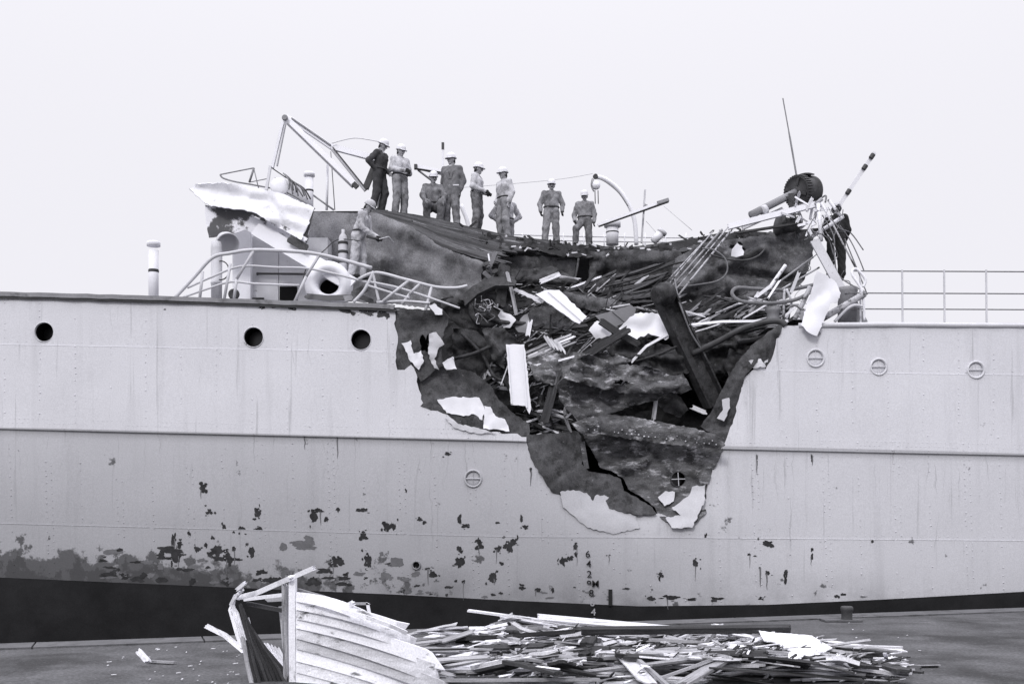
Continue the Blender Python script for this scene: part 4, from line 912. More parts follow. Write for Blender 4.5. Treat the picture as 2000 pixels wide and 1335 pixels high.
# torn white plate hanging over the side
tp2 = sheet('torn_white_plate', [(1596, 528), (1612, 536), (1630, 548), (1642, 572), (1634, 592), (1622, 592), (1612, 618), (1596, 656), (1578, 648), (1564, 634), (1574, 600), (1584, 572), (1590, 545)],
            lambda x, y: -0.05 - 0.001 * (y - 530) + 0.10 * nz(x, y, 50, 3) + creases([(1584, 590, 1610, 570, 6, 0.05)])(x, y), 'white_paint', ship, 9, 0.014, (), 1.5, 3)
make('torn_plate', *plank([W(1566, 610, 0.1), W(1580, 628, 0.05), W(1600, 650, -0.02)], 0.22, 0.015, (0.3, -1, 0), 0.05), 'mid_grey', ship)
# ------------------------------------------------------------------ right-hand wrecked gear
g = tag(empty('gear_wheel', W(1565, 400, 2.2)), 'dark toothed gear drum on a shaft above the crumpled bulkhead', 'gear')
axd = Vector((0.80, 0.55, 0.18)).normalized(); gc = W(1556, 374, 2.2)
prof = [(0.0, -0.06), (0.10, -0.06), (0.12, -0.02), (0.30, 0.0), (0.345, -0.03), (0.345, 0.16), (0.30, 0.18), (0.30, 0.44), (0.34, 0.45), (0.34, 0.5), (0.0, 0.5)]
make('drum', *lathe(gc, axd, prof, 32), 'dark_metal', g, True)
u = axd.cross(Vector((0, 0, 1))).normalized(); vv = axd.cross(u)
for k in range(36):
    a = 2 * math.pi * k / 36; rd = u * math.cos(a) + vv * math.sin(a)
    make('tooth', *plank([gc + rd * 0.34 - axd * 0.02, gc + rd * 0.34 + axd * 0.15], 0.028, 0.05, rd), 'dark_metal', g)
for k in range(4):
    a = math.pi / 2 * k + 0.4; rd = u * math.cos(a) + vv * math.sin(a)
    make('spoke', *plank([gc + rd * 0.08 - axd * 0.03, gc + rd * 0.30 - axd * 0.02], 0.06, 0.04, axd), 'dark_metal', g)
make('shaft', *tube([W(1466, 420, 1.9), gc + axd * 0.02], 0.085, 12), 'mid_grey', g, True)
make('collar', *tube([W(1488, 412, 1.93), W(1496, 409, 1.96)], 0.115, 12), 'pale_grey', g, True)
make('bracket', *plank([gc - axd * 0.2 + Vector((0, 0, -0.05)), gc - axd * 0.2 + Vector((0.05, 0, -0.62))], 0.12, 0.1), 'dark_metal', g)
make('cover_strap', *plank(spline([gc + axd * .3 + vv * -.36 + u * -0.2, gc + axd * 0.3 + Vector((0, 0, 0.38)), gc + axd * 0.34 + Vector((0.1, 0, 0.36))], 4), 0.2, 0.03, (0, 0, 1), 0.03), 'dark_metal', g)
sp = tag(empty('cable_spool', W(1535, 450, 2.3)), 'small dark spool lying under the gear drum', 'spool')
make('barrel', *lathe(W(1520, 436, 2.3), (0.95, 0.2, -0.15), [(0.0, 0), (0.26, 0), (0.26, 0.06), (0.17, 0.08), (0.17, 0.4), (0.25, 0.42), (0.25, 0.48), (0, 0.48)], 24), 'dark_metal', sp, True)
tag(make('whip_aerial', *tube(spline([W(1556, 345, 2.4), W(1543, 270, 2.4), W(1529, 192, 2.4)], 5), [0.022] * 6 + [0.014] * 5, 6), 'mid_grey'), 'tall thin whip aerial rising above the gear drum', 'aerial')
def bar_px(name, label, cat, a, b, w, m, t=0.08, jag=0.02, parent=None, noor=False):
    v, f = plank([W(*a), W(*b)], w * (D + a[2]) / F, t, (0, -1, 0.1), jag); o = make(name, v, f, m, parent); orient(o, W(*b) - W(*a)) if not (parent or noor) else None
    return tag(o, label, cat) if label else o
bar_px('white_bar', 'broad white bar slanting up under the gear drum', 'bar', (1422, 443, 1.9), (1602, 397, 1.7), 11, 'white_paint')
bar_px('white_bar', 'thin dark-edged bar below the broad white bar', 'bar', (1440, 455, 1.9), (1560, 436, 1.9), 4, 'dark_metal')
bar_px('white_bar', 'pale bar lying behind the broad white bar', 'bar', (1450, 445, 2.3), (1530, 408, 2.2), 8, 'pale_grey')
bar_px('boom', 'slim white boom with dark bands rising at the far right', 'boom', (1640, 400, 2.6), (1708, 298, 2.4), 8, 'white_paint', 0.07, noor=True)
for t in (0.25, 0.72, 0.93): 
    p = W(1640 + 68 * t, 400 - 102 * t, 2.54 - 0.2 * t); bpy.data.objects['boom']
    make('band', *tube([p - Vector((0.03, 0, 0.045)), p + Vector((0.03, 0, 0.045))], 0.055, 8), 'dark_metal', bpy.data.objects['boom'])
bar_px('brace', 'wide grey brace slanting down right of the torn white plate', 'brace', (1590, 468, 0.9), (1662, 600, 0.6), 18, 'pale_grey', 0.05)
bar_px('brace', 'lower grey brace crossing behind the large pale tube', 'brace', (1655, 575, 1.0), (1684, 632, 1.0), 22, 'mid_grey', 0.05)
pipe_px('tube_end', 'large pale tube lying level with the right hull edge', 'pipe', [(1606, 622, 0.1), (1640, 602, 0.15), (1688, 574, 0.3)], 8.5, 'pale_grey', None, 4, None, 14)
tag(make('mooring_post', *lathe(W(1655, 632, 0.7), (0, 0, 1), [(0.2, 0), (0.2, 0.65), (0.215, 0.68), (0.215, 0.76), (0.0, 0.78)], 22), 'mid_grey', None, True), 'short grey post standing behind the large pale tube', 'post')
for i, (a, b, r, m, l) in enumerate([((1604, 396, 1.5), (1628, 440, 1.3), 3.2, 'white_paint', 'white strut crossing the dark-clad man\'s shoulder'),
        ((1618, 390, 1.2), (1642, 422, 1.1), 4, 'white_paint', 'stout white strut end beside the dark-clad man\'s head'),
        ((1586, 462, 1.4), (1648, 422, 1.2), 5, 'white_paint', 'white strut running across the dark-clad man\'s waist'),
        ((1628, 440, 1.2), (1672, 525, 1.0), 2.2, 'pale_grey', 'thin rod running down to the right past the dark-clad man'),
        ((1604, 470, 1.2), (1598, 398, 1.5), 5, 'white_paint', 'white upright strut left of the dark-clad man'),
        ((1592, 400, 1.6), (1606, 388, 1.5), 5, 'pale_grey', 'broken white stub at the top end of the broad white bar')]):
    pipe_px('strut', l, 'strut', [a, b], r, m)
for i, pts in enumerate([[(1640, 440, 1.0), (1660, 468, 1.0), (1676, 500, 0.9), (1688, 530, 0.9)], [(1650, 466, 1.1), (1672, 520, 1.0), (1694, 575, 0.9)], [(1606, 420, 1.0), (1628, 460, 0.9), (1630, 500, 0.9), (1640, 540, 0.8), (1690, 570, 0.8)]]):
    pipe_px('cable', ['thin wire curving down right of the dark-clad man', 'dark wire running straight down to the right rail', 'slack wire hanging in front of the dark-clad man'][i], 'cable', pts, 1.2, 'rope')
pipe_px('cable', 'dark wire arched between the gear drum and the white stub', 'cable', [(1560, 400, 1.9), (1590, 396, 1.7), (1612, 382, 1.6), (1612, 395, 1.5)], 1.8, 'rope')
rg = random.Random(61)
for i in range(22):
    x, y = rg.uniform(1545, 1610), rg.uniform(400, 460); a = rg.uniform(0, 3.14); l = rg.uniform(10, 36)
    m_ = rg.choice(['white_paint', 'white_paint', 'pale_grey', 'dark_metal'])
    lb_ = ('long ' if l > 26 else 'short ' if l < 17 else '') + {'white_paint': 'white', 'pale_grey': 'pale grey', 'dark_metal': 'dark'}[m_] + ' bent strip ' + ('sloping up left ' if a > 1.9 else 'upright ' if a > 1.2 else 'sloping up right ') + ('below the gear drum' if x < 1578 else 'beside the white upright strut')
    board_px('scrap_strip', lb_, 'scrap', [(x, y, 1.8 + rg.uniform(-.2, .2)), (x + l * math.cos(a), y - l * math.sin(a), 1.7)], rg.uniform(3, 8), m_, 0.015, 0.03, (rg.uniform(-.5, .5), -1, .2), 'torn strips below the gear drum', rg)
for i in range(12):
    x, y = rg.uniform(1430, 1600), rg.uniform(560, 630); a = R(rg.gauss(25, 30)); l = rg.uniform(16, 50)
    board_px('scrap_strip', 'white broken strip lying around the ship\'s bollard', 'scrap', [(x, y, 0.45 + rg.uniform(-.2, .2)), (x + l * math.cos(a), y - l * math.sin(a), 0.4)], rg.uniform(3, 7), rg.choice(['white_paint', 'pale_grey']), 0.015, 0.03, (rg.uniform(-.5, .5), -1, .2), 'torn strips by the bollard', rg)
for i in range(16):                                   # torn wiring hanging in the tangle
    x, y = rg.uniform(1560, 1650), rg.uniform(395, 560); P_ = [(x, y, 1.0)]
    for k in range(3): P_.append((P_[-1][0] + rg.uniform(-22, 26), P_[-1][1] + rg.uniform(4, 34), 1.0 + rg.uniform(-.3, .3)))
    pipe_px('wire', ('upper' if y < 450 else 'middle' if y < 505 else 'lower') + ' torn wire hanging in the tangle ' + ('left of' if x < 1600 else 'in front of' if x < 1630 else 'right of') + ' the dark-clad man', 'wire', P_, rg.uniform(0.6, 1.3), rg.choice(['rope', 'dark_metal', 'chipped_grey']), 'torn wires by the dark-clad man', 5, None, 5)
# right railing
rr = empty('railing', W(1700, 632, 0.4), ship)
for y, xs_ in ((527, (1668, 1720)), (570, (1650, 1730)), (601, (1655, 1740)), (628, (1640, 1740))):
    make('rail', *tube([W(xs_[0], y + 2, 0.5), W(1900, y + 3, 0.6), W(2300, y + 5, 1.6)], 0.014, 6), 'rope', rr)
for x in (1680, 1762, 1844, 1926, 2008): make('stanchion', *tube([W(x, 527 if x > 1700 else 540, 0.5), W(x + 1, 634, 0.45)], 0.022, 8), 'pale_grey', rr)
pipe_px('bent_rail', 'bent white rail end curling over at the right rail', 'rail', [(1688, 626, 0.3), (1684, 570, 0.3), (1664, 535, 0.35), (1672, 525, 0.4), (1690, 545, 0.4), (1686, 560, 0.4)], 2.6, 'white_paint')
pipe_px('bent_rail', 'bent pale rail leaning in front of the short grey post', 'rail', [(1630, 628, 0.2), (1652, 605, 0.15), (1668, 596, 0.15), (1684, 598, 0.2)], 3, 'pale_grey')

# ------------------------------------------------------------------ left: deckhouse, bent wing, ventilators, railing, davit
dh = empty('deckhouse', W(540, 586, 2.4), ship)
def quadbox(name, x0, x1, y0, y1, Ya, depth, m, parent):
    a = W(x0, y1, Ya); b = W(x1, y0, Ya)
    return make(name, *boxv(((a.x + b.x) / 2, Ya + depth / 2, (a.z + b.z) / 2), b.x - a.x, depth, b.z - a.z), m, parent)
quadbox('wall', 482, 543.5, 462, 592, 2.4, 2.2, 'pale_grey', dh)
quadbox('wall', 544.5, 640, 464, 592, 2.42, 2.0, 'pale_grey', dh)
quadbox('locker', 454, 489, 449, 592, 2.2, 1.0, 'white_paint', dh)
quadbox('doorway', 546, 580, 559, 592, 2.38, 0.06, 'void', dh)
quadbox('vent_slot', 486, 515, 581, 588, 2.36, 0.06, 'void', dh)
make('grab_rail', *tube([W(503, 534, 2.30), W(600, 535, 2.30)], 0.026, 8), 'dark_metal', dh)
make('grab_rail', *tube([W(503, 534, 2.30), W(503, 535, 2.40)], 0.03, 8), 'dark_metal', dh)
# white bent wing plate and its scorched under-side
wing = empty('bridge_wing', W(500, 460, 1.4), ship)
sheet('top_plate', [(370, 368), (380, 360), (430, 357), (470, 360), (545, 376), (614, 406), (604, 436), (588, 468), (560, 450), (524, 432), (496, 414), (468, 408), (412, 402), (400, 396)], lambda x, y: 1.2 + 0.003 * (410 - y) + 0.16 * ridged(x, y, 70, 2) + creases([(400, 398, 600, 440, 9, -0.10), (380, 364, 520, 392, 7, 0.10), (520, 376, 560, 444, 6, 0.09)])(x, y), 'wing_paint', wing, 8, 0.02, (), 1.4, 2)
sheet('under_plate', [(400, 400), (440, 404), (496, 412), (530, 430), (588, 464), (604, 450), (600, 476), (584, 486), (556, 466), (508, 444), (500, 458), (478, 448), (455, 458), (440, 472), (424, 462), (408, 464), (402, 430)], lambda x, y: 1.35 + 0.06 * nz(x, y, 40, 5), 'scorched_white', wing, 11, 0.02, (), 1.2, 5)
sheet('side_strap', [(592, 460), (614, 406), (606, 440), (598, 466)], K(1.15), 'dark_metal', wing, 10, 0.02)
v, f = plank([W(500, 446, 1.3), W(590, 500, 1.2), W(688, 556, 1.1)], 30 * 23.2 / F, 0.06, (0, -1, 0.15), 0.02); make('slanting_panel', v, f, 'white_sheet', wing)
make('fascia', *plank([W(498, 420, 1.18), W(545, 440, 1.15), W(600, 470, 1.1)], 0.10, 0.02, (0, -1, 0.1), 0.04), 'scorched_white', wing)
make('fascia', *plank([W(566, 466, 1.10), W(600, 486, 1.08)], 0.18, 0.02, (0, -1, 0.1), 0.04), 'burnt_steel', wing)
# stacked light fittings on the wing: rail frame, reel, levers, cables
fr = tag(empty('cable_reel', W(545, 392, 1.6)), 'white cable reel with tangled cables on the bent white wing', 'reel')
make('disc', *lathe(W(546, 365, 1.5), (0.25, -1, 0.1), [(0.20, 0), (0.205, 0.02), (0.19, 0.05), (0.03, 0.05), (0, 0.05)], 28), 'white_paint', fr, True)
make('drum', *lathe(W(546, 365, 1.5), (0.25, -1, 0.1), [(0.13, -0.3), (0.13, 0)], 20), 'mid_grey', fr, True)
make('frame', *plank([W(520, 372, 1.5), W(528, 324, 1.6)], 0.06, 0.05), 'pale_grey', fr)
make('frame', *plank([W(528, 326, 1.6), W(560, 348, 1.7)], 0.02, 0.03), 'dark_metal', fr)
rg = random.Random(77)
for i in range(9):
    a = (552 + i * 2.2 + rg.uniform(-2, 2), 338 + i * 2, 1.55); b = (565 + i * 5 + rg.uniform(-3, 3), 372 + i * 2.2 + rg.uniform(-3, 3), 1.5)
    pipe_px('cable', None, None, [a, ((a[0] + b[0]) / 2 + rg.uniform(0, 8), (a[1] + b[1]) / 2 - rg.uniform(0, 6), 1.45), b], 1.4, rg.choice(['rope', 'dark_metal', 'pale_grey', 'mid_grey']), None, 4, fr)
for pts, r in (([(430, 341), (465, 334), (496, 328)], 1.3), ([(430, 341), (436, 348), (460, 355), (500, 362), (560, 376), (615, 408)], 1.6), ([(496, 328), (487, 356)], 2.2), ([(496, 330), (506, 372)], 1.0), ([(487, 356), (527, 348)], 1.0)):
    pipe_px('wing_rail', None, None, [(x, y, 1.55) for x, y in pts], r, 'mid_grey', None, 4, wing)
sheet('awning_plate', [(536, 346), (560, 352), (592, 366), (600, 396), (614, 408), (560, 392), (536, 378)], K(1.9), 'pale_grey', wing, 12, 0.02)
pipe_px('stay', None, None, [(610, 380, 2.0), (652, 410, 2.0)], 1.8, 'mid_grey', None, 2, wing)
def mushroom(px, py, top_py, r_px, Y, m='white_paint', cap_k=1.35):
    k = (D + Y) / F; h = (py - top_py) * k; r = r_px * k
    o = empty('ventilator', W(px, py, Y), ship)
    make('stem', *lathe(W(px, py, Y), (0, 0, 1), [(r, 0), (r, h * 0.86)], 20), m, o, True)
    make('cap', *lathe(W(px, py, Y), (0, 0, 1), [(r * 1.02, h - 0.5 * r * 1.9), (r * cap_k, h - r * 0.92), (r * cap_k, h - r * 0.25), (r * cap_k * 0.92, h), (0, h + 0.02)], 24), m, o, True)
    make('band', *lathe(W(px, py, Y), (0, 0, 1), [(r * 1.01, h * 0.50), (r * 1.06, h * 0.51), (r * 1.06, h * 0.54), (r * 1.01, h * 0.55)], 20), 'dark_metal', o)
    return o
mushroom(604, 412, 337, 8, 1.9); mushroom(300, 592, 472, 9.5, 1.6); mushroom(1196, 478, 432, 12, 6.2)
# pipe ventilator with a 45 degree cowl
pv = empty('ventilator', W(423, 586, 0.8), ship)
make('stem', *lathe(W(423, 588, 0.8), (0, 0, 1), [(0.115, 0), (0.115, 0.36), (0.125, 0.37), (0.125, 0.40), (0.115, 0.41), (0.12, 1.12), (0.11, 1.26), (0, 1.27)], 20), 'pale_grey', pv, True)
make('cowl', *lathe(W(440, 470, 1.0), (0.45, -0.7, -0.55), [(0.05, -0.16), (0.16, -0.1), (0.22, 0.05), (0.25, 0.2), (0.235, 0.21), (0.2, 0.06), (0.0, -0.02)], 22), 'pale_grey', pv, True)
make('hand_wheel', *tube([W(434, 530, 0.8) + Vector((0.17 * math.sin(a), -0.1, 0.2 * math.cos(a))) for a in np.linspace(-0.2, math.pi + 0.2, 12)], 0.014, 6), 'dark_metal', pv, True)
# big bell-mouthed ventilator
cw = empty('cowl_ventilator', W(640, 588, 0.8), ship)
v, f = lathe(W(642, 556, 1.15), (0.12, -1, 0.02), [(0.50, -0.35), (0.52, -0.1), (0.49, 0.12), (0.40, 0.24), (0.30, 0.24), (0.235, 0.14), (0.21, -0.05), (0.2, -0.5)], 32)
V2 = [Vector((p.x, p.y, max(p.z, W(640, 590, 0.9).z))) for p in v]
make('bell', V2, f[:-2], 'white_paint', cw, True)
make('throat', *lathe(W(643, 557, 1.5), (0.12, -1, 0), [(0.22, 0), (0, 0.0)], 24), 'void', cw)
make('scorch_plate', *plank([W(596, 578, 0.62), W(640, 582, 0.60), W(690, 580, 0.62)], 0.12, 0.02, (0, -1, 0.2), 0.05), 'scorched_white', cw)
# scraps and small fittings on the deck edge
dk = tag(empty('deck_fittings', W(460, 584, 0.7)), 'small dark valve with a round wheel by the left ventilator stem', 'valve')
make('wheel', *lathe(W(457, 575, 0.7), (0.2, -1, 0), [(0.10, 0), (0.12, 0.03), (0.09, 0.05), (0.0, 0.04)], 16), 'dark_metal', dk)
make('stem', *tube([W(457, 588, 0.75), W(457, 575, 0.75)], 0.04, 8), 'dark_metal', dk)
# bent railing on the left
lr = empty('railing', W(560, 586, 0.25), ship)
def rail(pts, r, m='pale_grey', nm='rail', par=None): make(nm, *tube(spline([W(x, y, Y) for x, y, Y in pts], 5) if len(pts) > 2 else [W(*p) for p in pts], r * 22.3 / F, 8), m, par or lr, True)
rail([(341, 582, 0.3), (380, 540, 0.3), (415, 503, 0.3), (450, 494, 0.3), (494, 488, 0.3), (560, 490, 0.3), (607, 494, 0.3), (660, 505, 0.28), (726, 523, 0.25)], 3.6)
rail([(366, 562, 0.3), (415, 540, 0.3), (470, 520, 0.3), (540, 522, 0.3), (600, 524, 0.3), (660, 536, 0.3), (724, 553, 0.25), (782, 566, 0.2)], 2.2)
rail([(358, 580, 0.3), (410, 562, 0.3), (452, 550, 0.3), (500, 554, 0.3), (585, 557, 0.3)], 2.2)
for a, b in (((396, 530), (390, 584)), ((450, 515), (438, 584)), ((497, 487), (462, 545)), ((462, 545), (457, 584)), ((624, 497), (598, 540)), ((598, 540), (576, 588))): rail([(a[0], a[1], 0.3), (b[0], b[1], 0.3)], 3.0, nm='stanchion')
rl2 = empty('railing', W(800, 590, 0.2), ship)
rail([(700, 545, 0.22), (735, 532, 0.2), (790, 545, 0.15), (850, 560, 0.15), (890, 562, 0.2), (912, 558, 0.3)], 3.0, par=rl2)
rail([(722, 550, 0.2), (780, 562, 0.15), (850, 585, 0.12), (898, 602, 0.2)], 2.2, par=rl2)
rail([(714, 556, 0.2), (760, 570, 0.15), (800, 582, 0.12)], 2.2, par=rl2)
rail([(690, 590, 0.2), (712, 566, 0.2), (730, 530, 0.2)], 3.2, nm='stanchion', par=rl2)
rail([(728, 532, 0.2), (734, 560, 0.2), (740, 588, 0.2)], 2.8, nm='stanchion', par=rl2)
for a, b in (((798, 548), (748, 588)), ((822, 552), (800, 574)), ((800, 574), (785, 594)), ((843, 560), (828, 618))): rail([(a[0], a[1], 0.15), (b[0], b[1], 0.12)], 3.0, nm='stanchion', par=rl2)
rail([(736, 590, 0.2), (790, 588, 0.12), (840, 592, 0.1)], 2.6, par=rl2)
for i, (x, y, w, h, a, m) in enumerate([(700, 570, 30, 16, 0.5, 'burnt_steel'), (716, 584, 34, 10, -0.4, 'dark_metal'), (680, 582, 18, 12, 0.2, 'mid_grey'), (740, 592, 40, 6, 0.1, 'burnt_steel')]):
    board_px('scrap_plate', ['bent burnt plate on deck below the torch worker', 'dark bent strip on deck right of the torch worker\'s feet', 'grey scrap beside the bell-mouthed ventilator', 'thin burnt strip on the deck edge under the bent railing'][i], 'scrap', [(x - w / 2 * math.cos(a), y + w / 2 * math.sin(a), 0.4), (x + w / 2 * math.cos(a), y - w / 2 * math.sin(a), 0.45)], h, m, 0.02, 0.05)

# davit crane at the left
dv = tag(empty('davit_crane', W(660, 410, 4.4)), 'white two-legged davit crane with a long boom at the left', 'crane')
def beam_px(parent, name, a, b, w, m='white_paint', t=0.09): 
    v, f = plank([W(*a), W(*b)], w * (D + a[2]) / F, t, (0, -1, 0.1)); return make(name, v, f, m, parent)
beam_px(dv, 'boom', (558, 232, 4.2), (692, 362, 4.0), 13)
beam_px(dv, 'boom_edge', (562, 242, 4.14), (688, 364, 3.94), 2, 'mid_grey', 0.1)
beam_px(dv, 'upper_beam', (560, 228, 4.5), (648, 288, 4.4), 9)
beam_px(dv, 'upper_edge', (570, 232, 4.44), (646, 284, 4.34), 2.2, 'mid_grey', 0.1)
beam_px(dv, 'upper_beam', (648, 287, 4.4), (742, 312, 4.4), 11, 'white_paint')
beam_px(dv, 'strut', (648, 290, 4.4), (714, 372, 4.4), 6, 'pale_grey')
beam_px(dv, 'strut_edge', (650, 288, 4.34), (716, 370, 4.34), 1.6, 'dark_metal', 0.1)
beam_px(dv, 'hanger', (736, 314, 4.5), (714, 368, 4.45), 11, 'dark_metal', 0.1)
make('sheave', *lathe(W(557, 231, 4.1), (0, -1, 0), [(0.07, 0), (0.075, 0.04), (0.06, 0.08), (0, 0.08)], 16), 'mid_grey', dv)
beam_px(dv, 'mast', (553, 238, 4.6), (532, 328, 4.6), 5)
beam_px(dv, 'mast', (558, 240, 4.6), (541, 324, 4.6), 2, 'pale_grey')
beam_px(dv, 'tip', (690, 358, 3.98), (698, 366, 3.98), 9, 'dark_metal')
pipe_px('wire', None, None, [(646, 296, 4.3), (654, 410, 4.3)], 0.9, 'rope', None, 2, dv)
pipe_px('wire', None, None, [(640, 320, 4.6), (638, 410, 4.6)], 2.5, 'white_paint', None, 2, dv)
pipe_px('wire', None, None, [(648, 280, 4.3), (678, 272, 4.3), (700, 270, 4.3), (742, 277, 4.3)], 0.9, 'pale_grey', None, 4, dv)
beam_px(dv, 'foot', (742, 312, 4.5), (742, 412, 4.5), 10)

# far davit pieces and mast between the men
bk = tag(empty('derrick_boom', W(860, 428, 5.5)), 'white derrick boom with a dark tip between the standing men', 'boom')
beam_px(bk, 'arm', (812, 325, 5.4), (866, 338, 5.4), 8); beam_px(bk, 'arm_edge', (814, 330, 5.34), (866, 338, 5.34), 1.5, 'dark_metal')
beam_px(bk, 'tip', (809, 326, 5.35), (815, 326, 5.35), 9, 'dark_metal'); beam_px(bk, 'stay', (816, 332, 5.4), (845, 354, 5.4), 2, 'mid_grey')
beam_px(bk, 'post', (865, 292, 5.6), (864, 430, 5.6), 4); beam_px(bk, 'post_tip', (865, 279, 5.58), (865, 292, 5.58), 5, 'dark_metal')
for i, pts in enumerate([[(900, 400, 6.2), (912, 430, 6.2), (915, 450, 6.2)]]): pipe_px('pole', None, None, [(x, y, 6.2) for x, y, _ in pts], 4, 'white_paint', None, 4, bk)
gd = tag(empty('boat_davit', W(1240, 478, 6.0)), 'white curved boat davit with a hanging rope block', 'davit')
pipe_px('arm', None, None, [(1164, 345, 6), (1182, 350, 6), (1206, 368, 6), (1226, 396, 6), (1239, 430, 6), (1243, 478, 6)], 4.2, 'white_paint', None, 6, gd, 10)
pipe_px('arm_edge', None, None, [(1168, 348, 5.92), (1184, 356, 5.92), (1208, 376, 5.92), (1226, 402, 5.92)], 1.2, 'mid_grey', None, 6, gd, 6)
make('head', *lathe(W(1163, 345, 5.95), (0, -1, 0), [(0.05, -0.06), (0.07, 0), (0.06, 0.06), (0, 0.06)], 14), 'dark_metal', gd)
make('block', *lathe(W(1164, 362, 5.9), (0.2, -1, 0), [(0.0, -0.08), (0.10, -0.06), (0.115, 0), (0.10, 0.06), (0, 0.08)], 16), 'white_paint', gd, True)
for dx in (-6, -3): pipe_px('fall', None, None, [(1163 + dx, 348, 5.85), (1158 + dx * 0.6, 362, 5.85), (1161 + dx * 0.3, 374, 5.85)], 0.9, 'mid_grey', None, 4, gd, 6)
for x in (1162, 1168): pipe_px('rope', None, None, [(x, 372, 5.9), (x + 0.6, 398, 5.9)], 0.9, 'dark_metal', None, 2, gd, 6)
pipe_px('stay', None, None, [(1158, 339, 6), (1100, 349, 6), (1010, 358, 6), (905, 366, 6)], 0.5, 'pale_grey', None, 3, gd, 5)
bm2 = tag(empty('cargo_boom', W(1260, 470, 5.4)), 'long thin white boom slanting up behind the men at the right', 'boom')
beam_px(bm2, 'spar', (1168, 440, 5.2), (1306, 390, 5.2), 5); beam_px(bm2, 'spar_edge', (1170, 442, 5.14), (1306, 394, 5.14), 1.3, 'dark_metal'); beam_px(bm2, 'end', (1284, 397, 5.15), (1306, 390, 5.15), 6, 'mid_grey')
beam_px(bm2, 'mast', (1260, 371, 5.5), (1253, 474, 5.5), 3.2, 'pale_grey'); beam_px(bm2, 'bracket', (1256, 412, 5.4), (1262, 400, 5.4), 6, 'mid_grey')
pipe_px('stay', None, None, [(1262, 432, 5.5), (1294, 468, 5.5)], 0.5, 'pale_grey', None, 3, bm2, 5)
pipe_px('stay', None, None, [(1296, 402, 5.5), (1352, 450, 5.5)], 0.5, 'pale_grey', None, 3, bm2, 5)
hv = tag(empty('fairlead_pipe', W(1290, 470, 4.6)), 'short pale pipe poking up behind the deck edge at right', 'pipe')
make('pipe', *tube([W(1276, 472, 4.6), W(1292, 454, 4.6)], [0.09, 0.11], 12), 'white_paint', hv, True); make('rim', *tube([W(1291, 456, 4.6), W(1295, 451, 4.6)], 0.125, 12), 'pale_grey', hv, True)
rb = tag(empty('far_rail', W(1100, 470, 7)), 'pale far side railing of the ship behind the men', 'railing')
for y in (461, 470): pipe_px('bar', None, None, [(930, y - 6, 7.5), (1100, y, 7.5), (1380, y + 4, 7.5)], 1.2, 'pale_grey', None, 4, rb, 6)
for x in range(940, 1380, 40): pipe_px('upright', None, None, [(x, 455, 7.5), (x, 490, 7.5)], 1.2, 'white_paint', None, 2, rb, 6)

# ------------------------------------------------------------------ people
def surface_nets(S, org, h):
    ins = S < 0; nx, ny, nz_ = S.shape
    cnt = np.zeros((nx - 1, ny - 1, nz_ - 1), np.int8)
    for dx in (0, 1):
        for dy in (0, 1):
            for dz in (0, 1): cnt += ins[dx:nx - 1 + dx, dy:ny - 1 + dy, dz:nz_ - 1 + dz]
    act = (cnt > 0) & (cnt < 8)
    idx = -np.ones(act.shape, np.int64); ii = np.argwhere(act); idx[act] = np.arange(len(ii))
    acc = np.zeros((len(ii), 3)); num = np.zeros(len(ii))
    corners = [(a, b, c) for a in (0, 1) for b in (0, 1) for c in (0, 1)]
    for ca in corners:
        for ax_ in range(3):
            if ca[ax_]: continue
            cb = list(ca); cb[ax_] = 1
            sa = S[ii[:, 0] + ca[0], ii[:, 1] + ca[1], ii[:, 2] + ca[2]]; sb = S[ii[:, 0] + cb[0], ii[:, 1] + cb[1], ii[:, 2] + cb[2]]
            m = (sa < 0) != (sb < 0); t = np.where(m, sa / np.where(np.abs(sa - sb) < 1e-9, 1, sa - sb), 0)
            pos = np.array(ca, float)[None, :].repeat(len(ii), 0); pos[:, ax_] += t
            acc += np.where(m[:, None], pos, 0); num += m
    V = (ii + acc / np.maximum(num, 1)[:, None]) * h + org
    Fs = []
    for ax_ in range(3):
        o1, o2 = [(1, 2), (2, 0), (0, 1)][ax_]
        sl0 = [slice(None)] * 3; sl1 = [slice(None)] * 3; sl0[ax_] = slice(0, -1); sl1[ax_] = slice(1, None)
        a, b = ins[tuple(sl0)], ins[tuple(sl1)]
        e = np.argwhere(a != b)
        e = e[(e[:, o1] > 0) & (e[:, o2] > 0) & (e[:, o1] < S.shape[o1] - 1) & (e[:, o2] < S.shape[o2] - 1)]
        def cell(d1, d2):
            q = e.copy(); q[:, o1] -= d1; q[:, o2] -= d2; return idx[q[:, 0], q[:, 1], q[:, 2]]
        quad = np.stack([cell(1, 1), cell(0, 1), cell(0, 0), cell(1, 0)], 1)
        fl = ~a[e[:, 0], e[:, 1], e[:, 2]]
        quad[fl] = quad[fl][:, ::-1]
        Fs.append(quad)
    Fq = np.concatenate(Fs); Fq = Fq[(Fq >= 0).all(1)]
    return V, Fq
def cone_d(P, a, b, ra, rb):
    ba = b - a; L2 = max(ba @ ba, 1e-9); t = np.clip(((P - a) @ ba) / L2, 0, 1)
    return np.linalg.norm(P - a - t[..., None] * ba, axis=-1) - (ra + (rb - ra) * t)
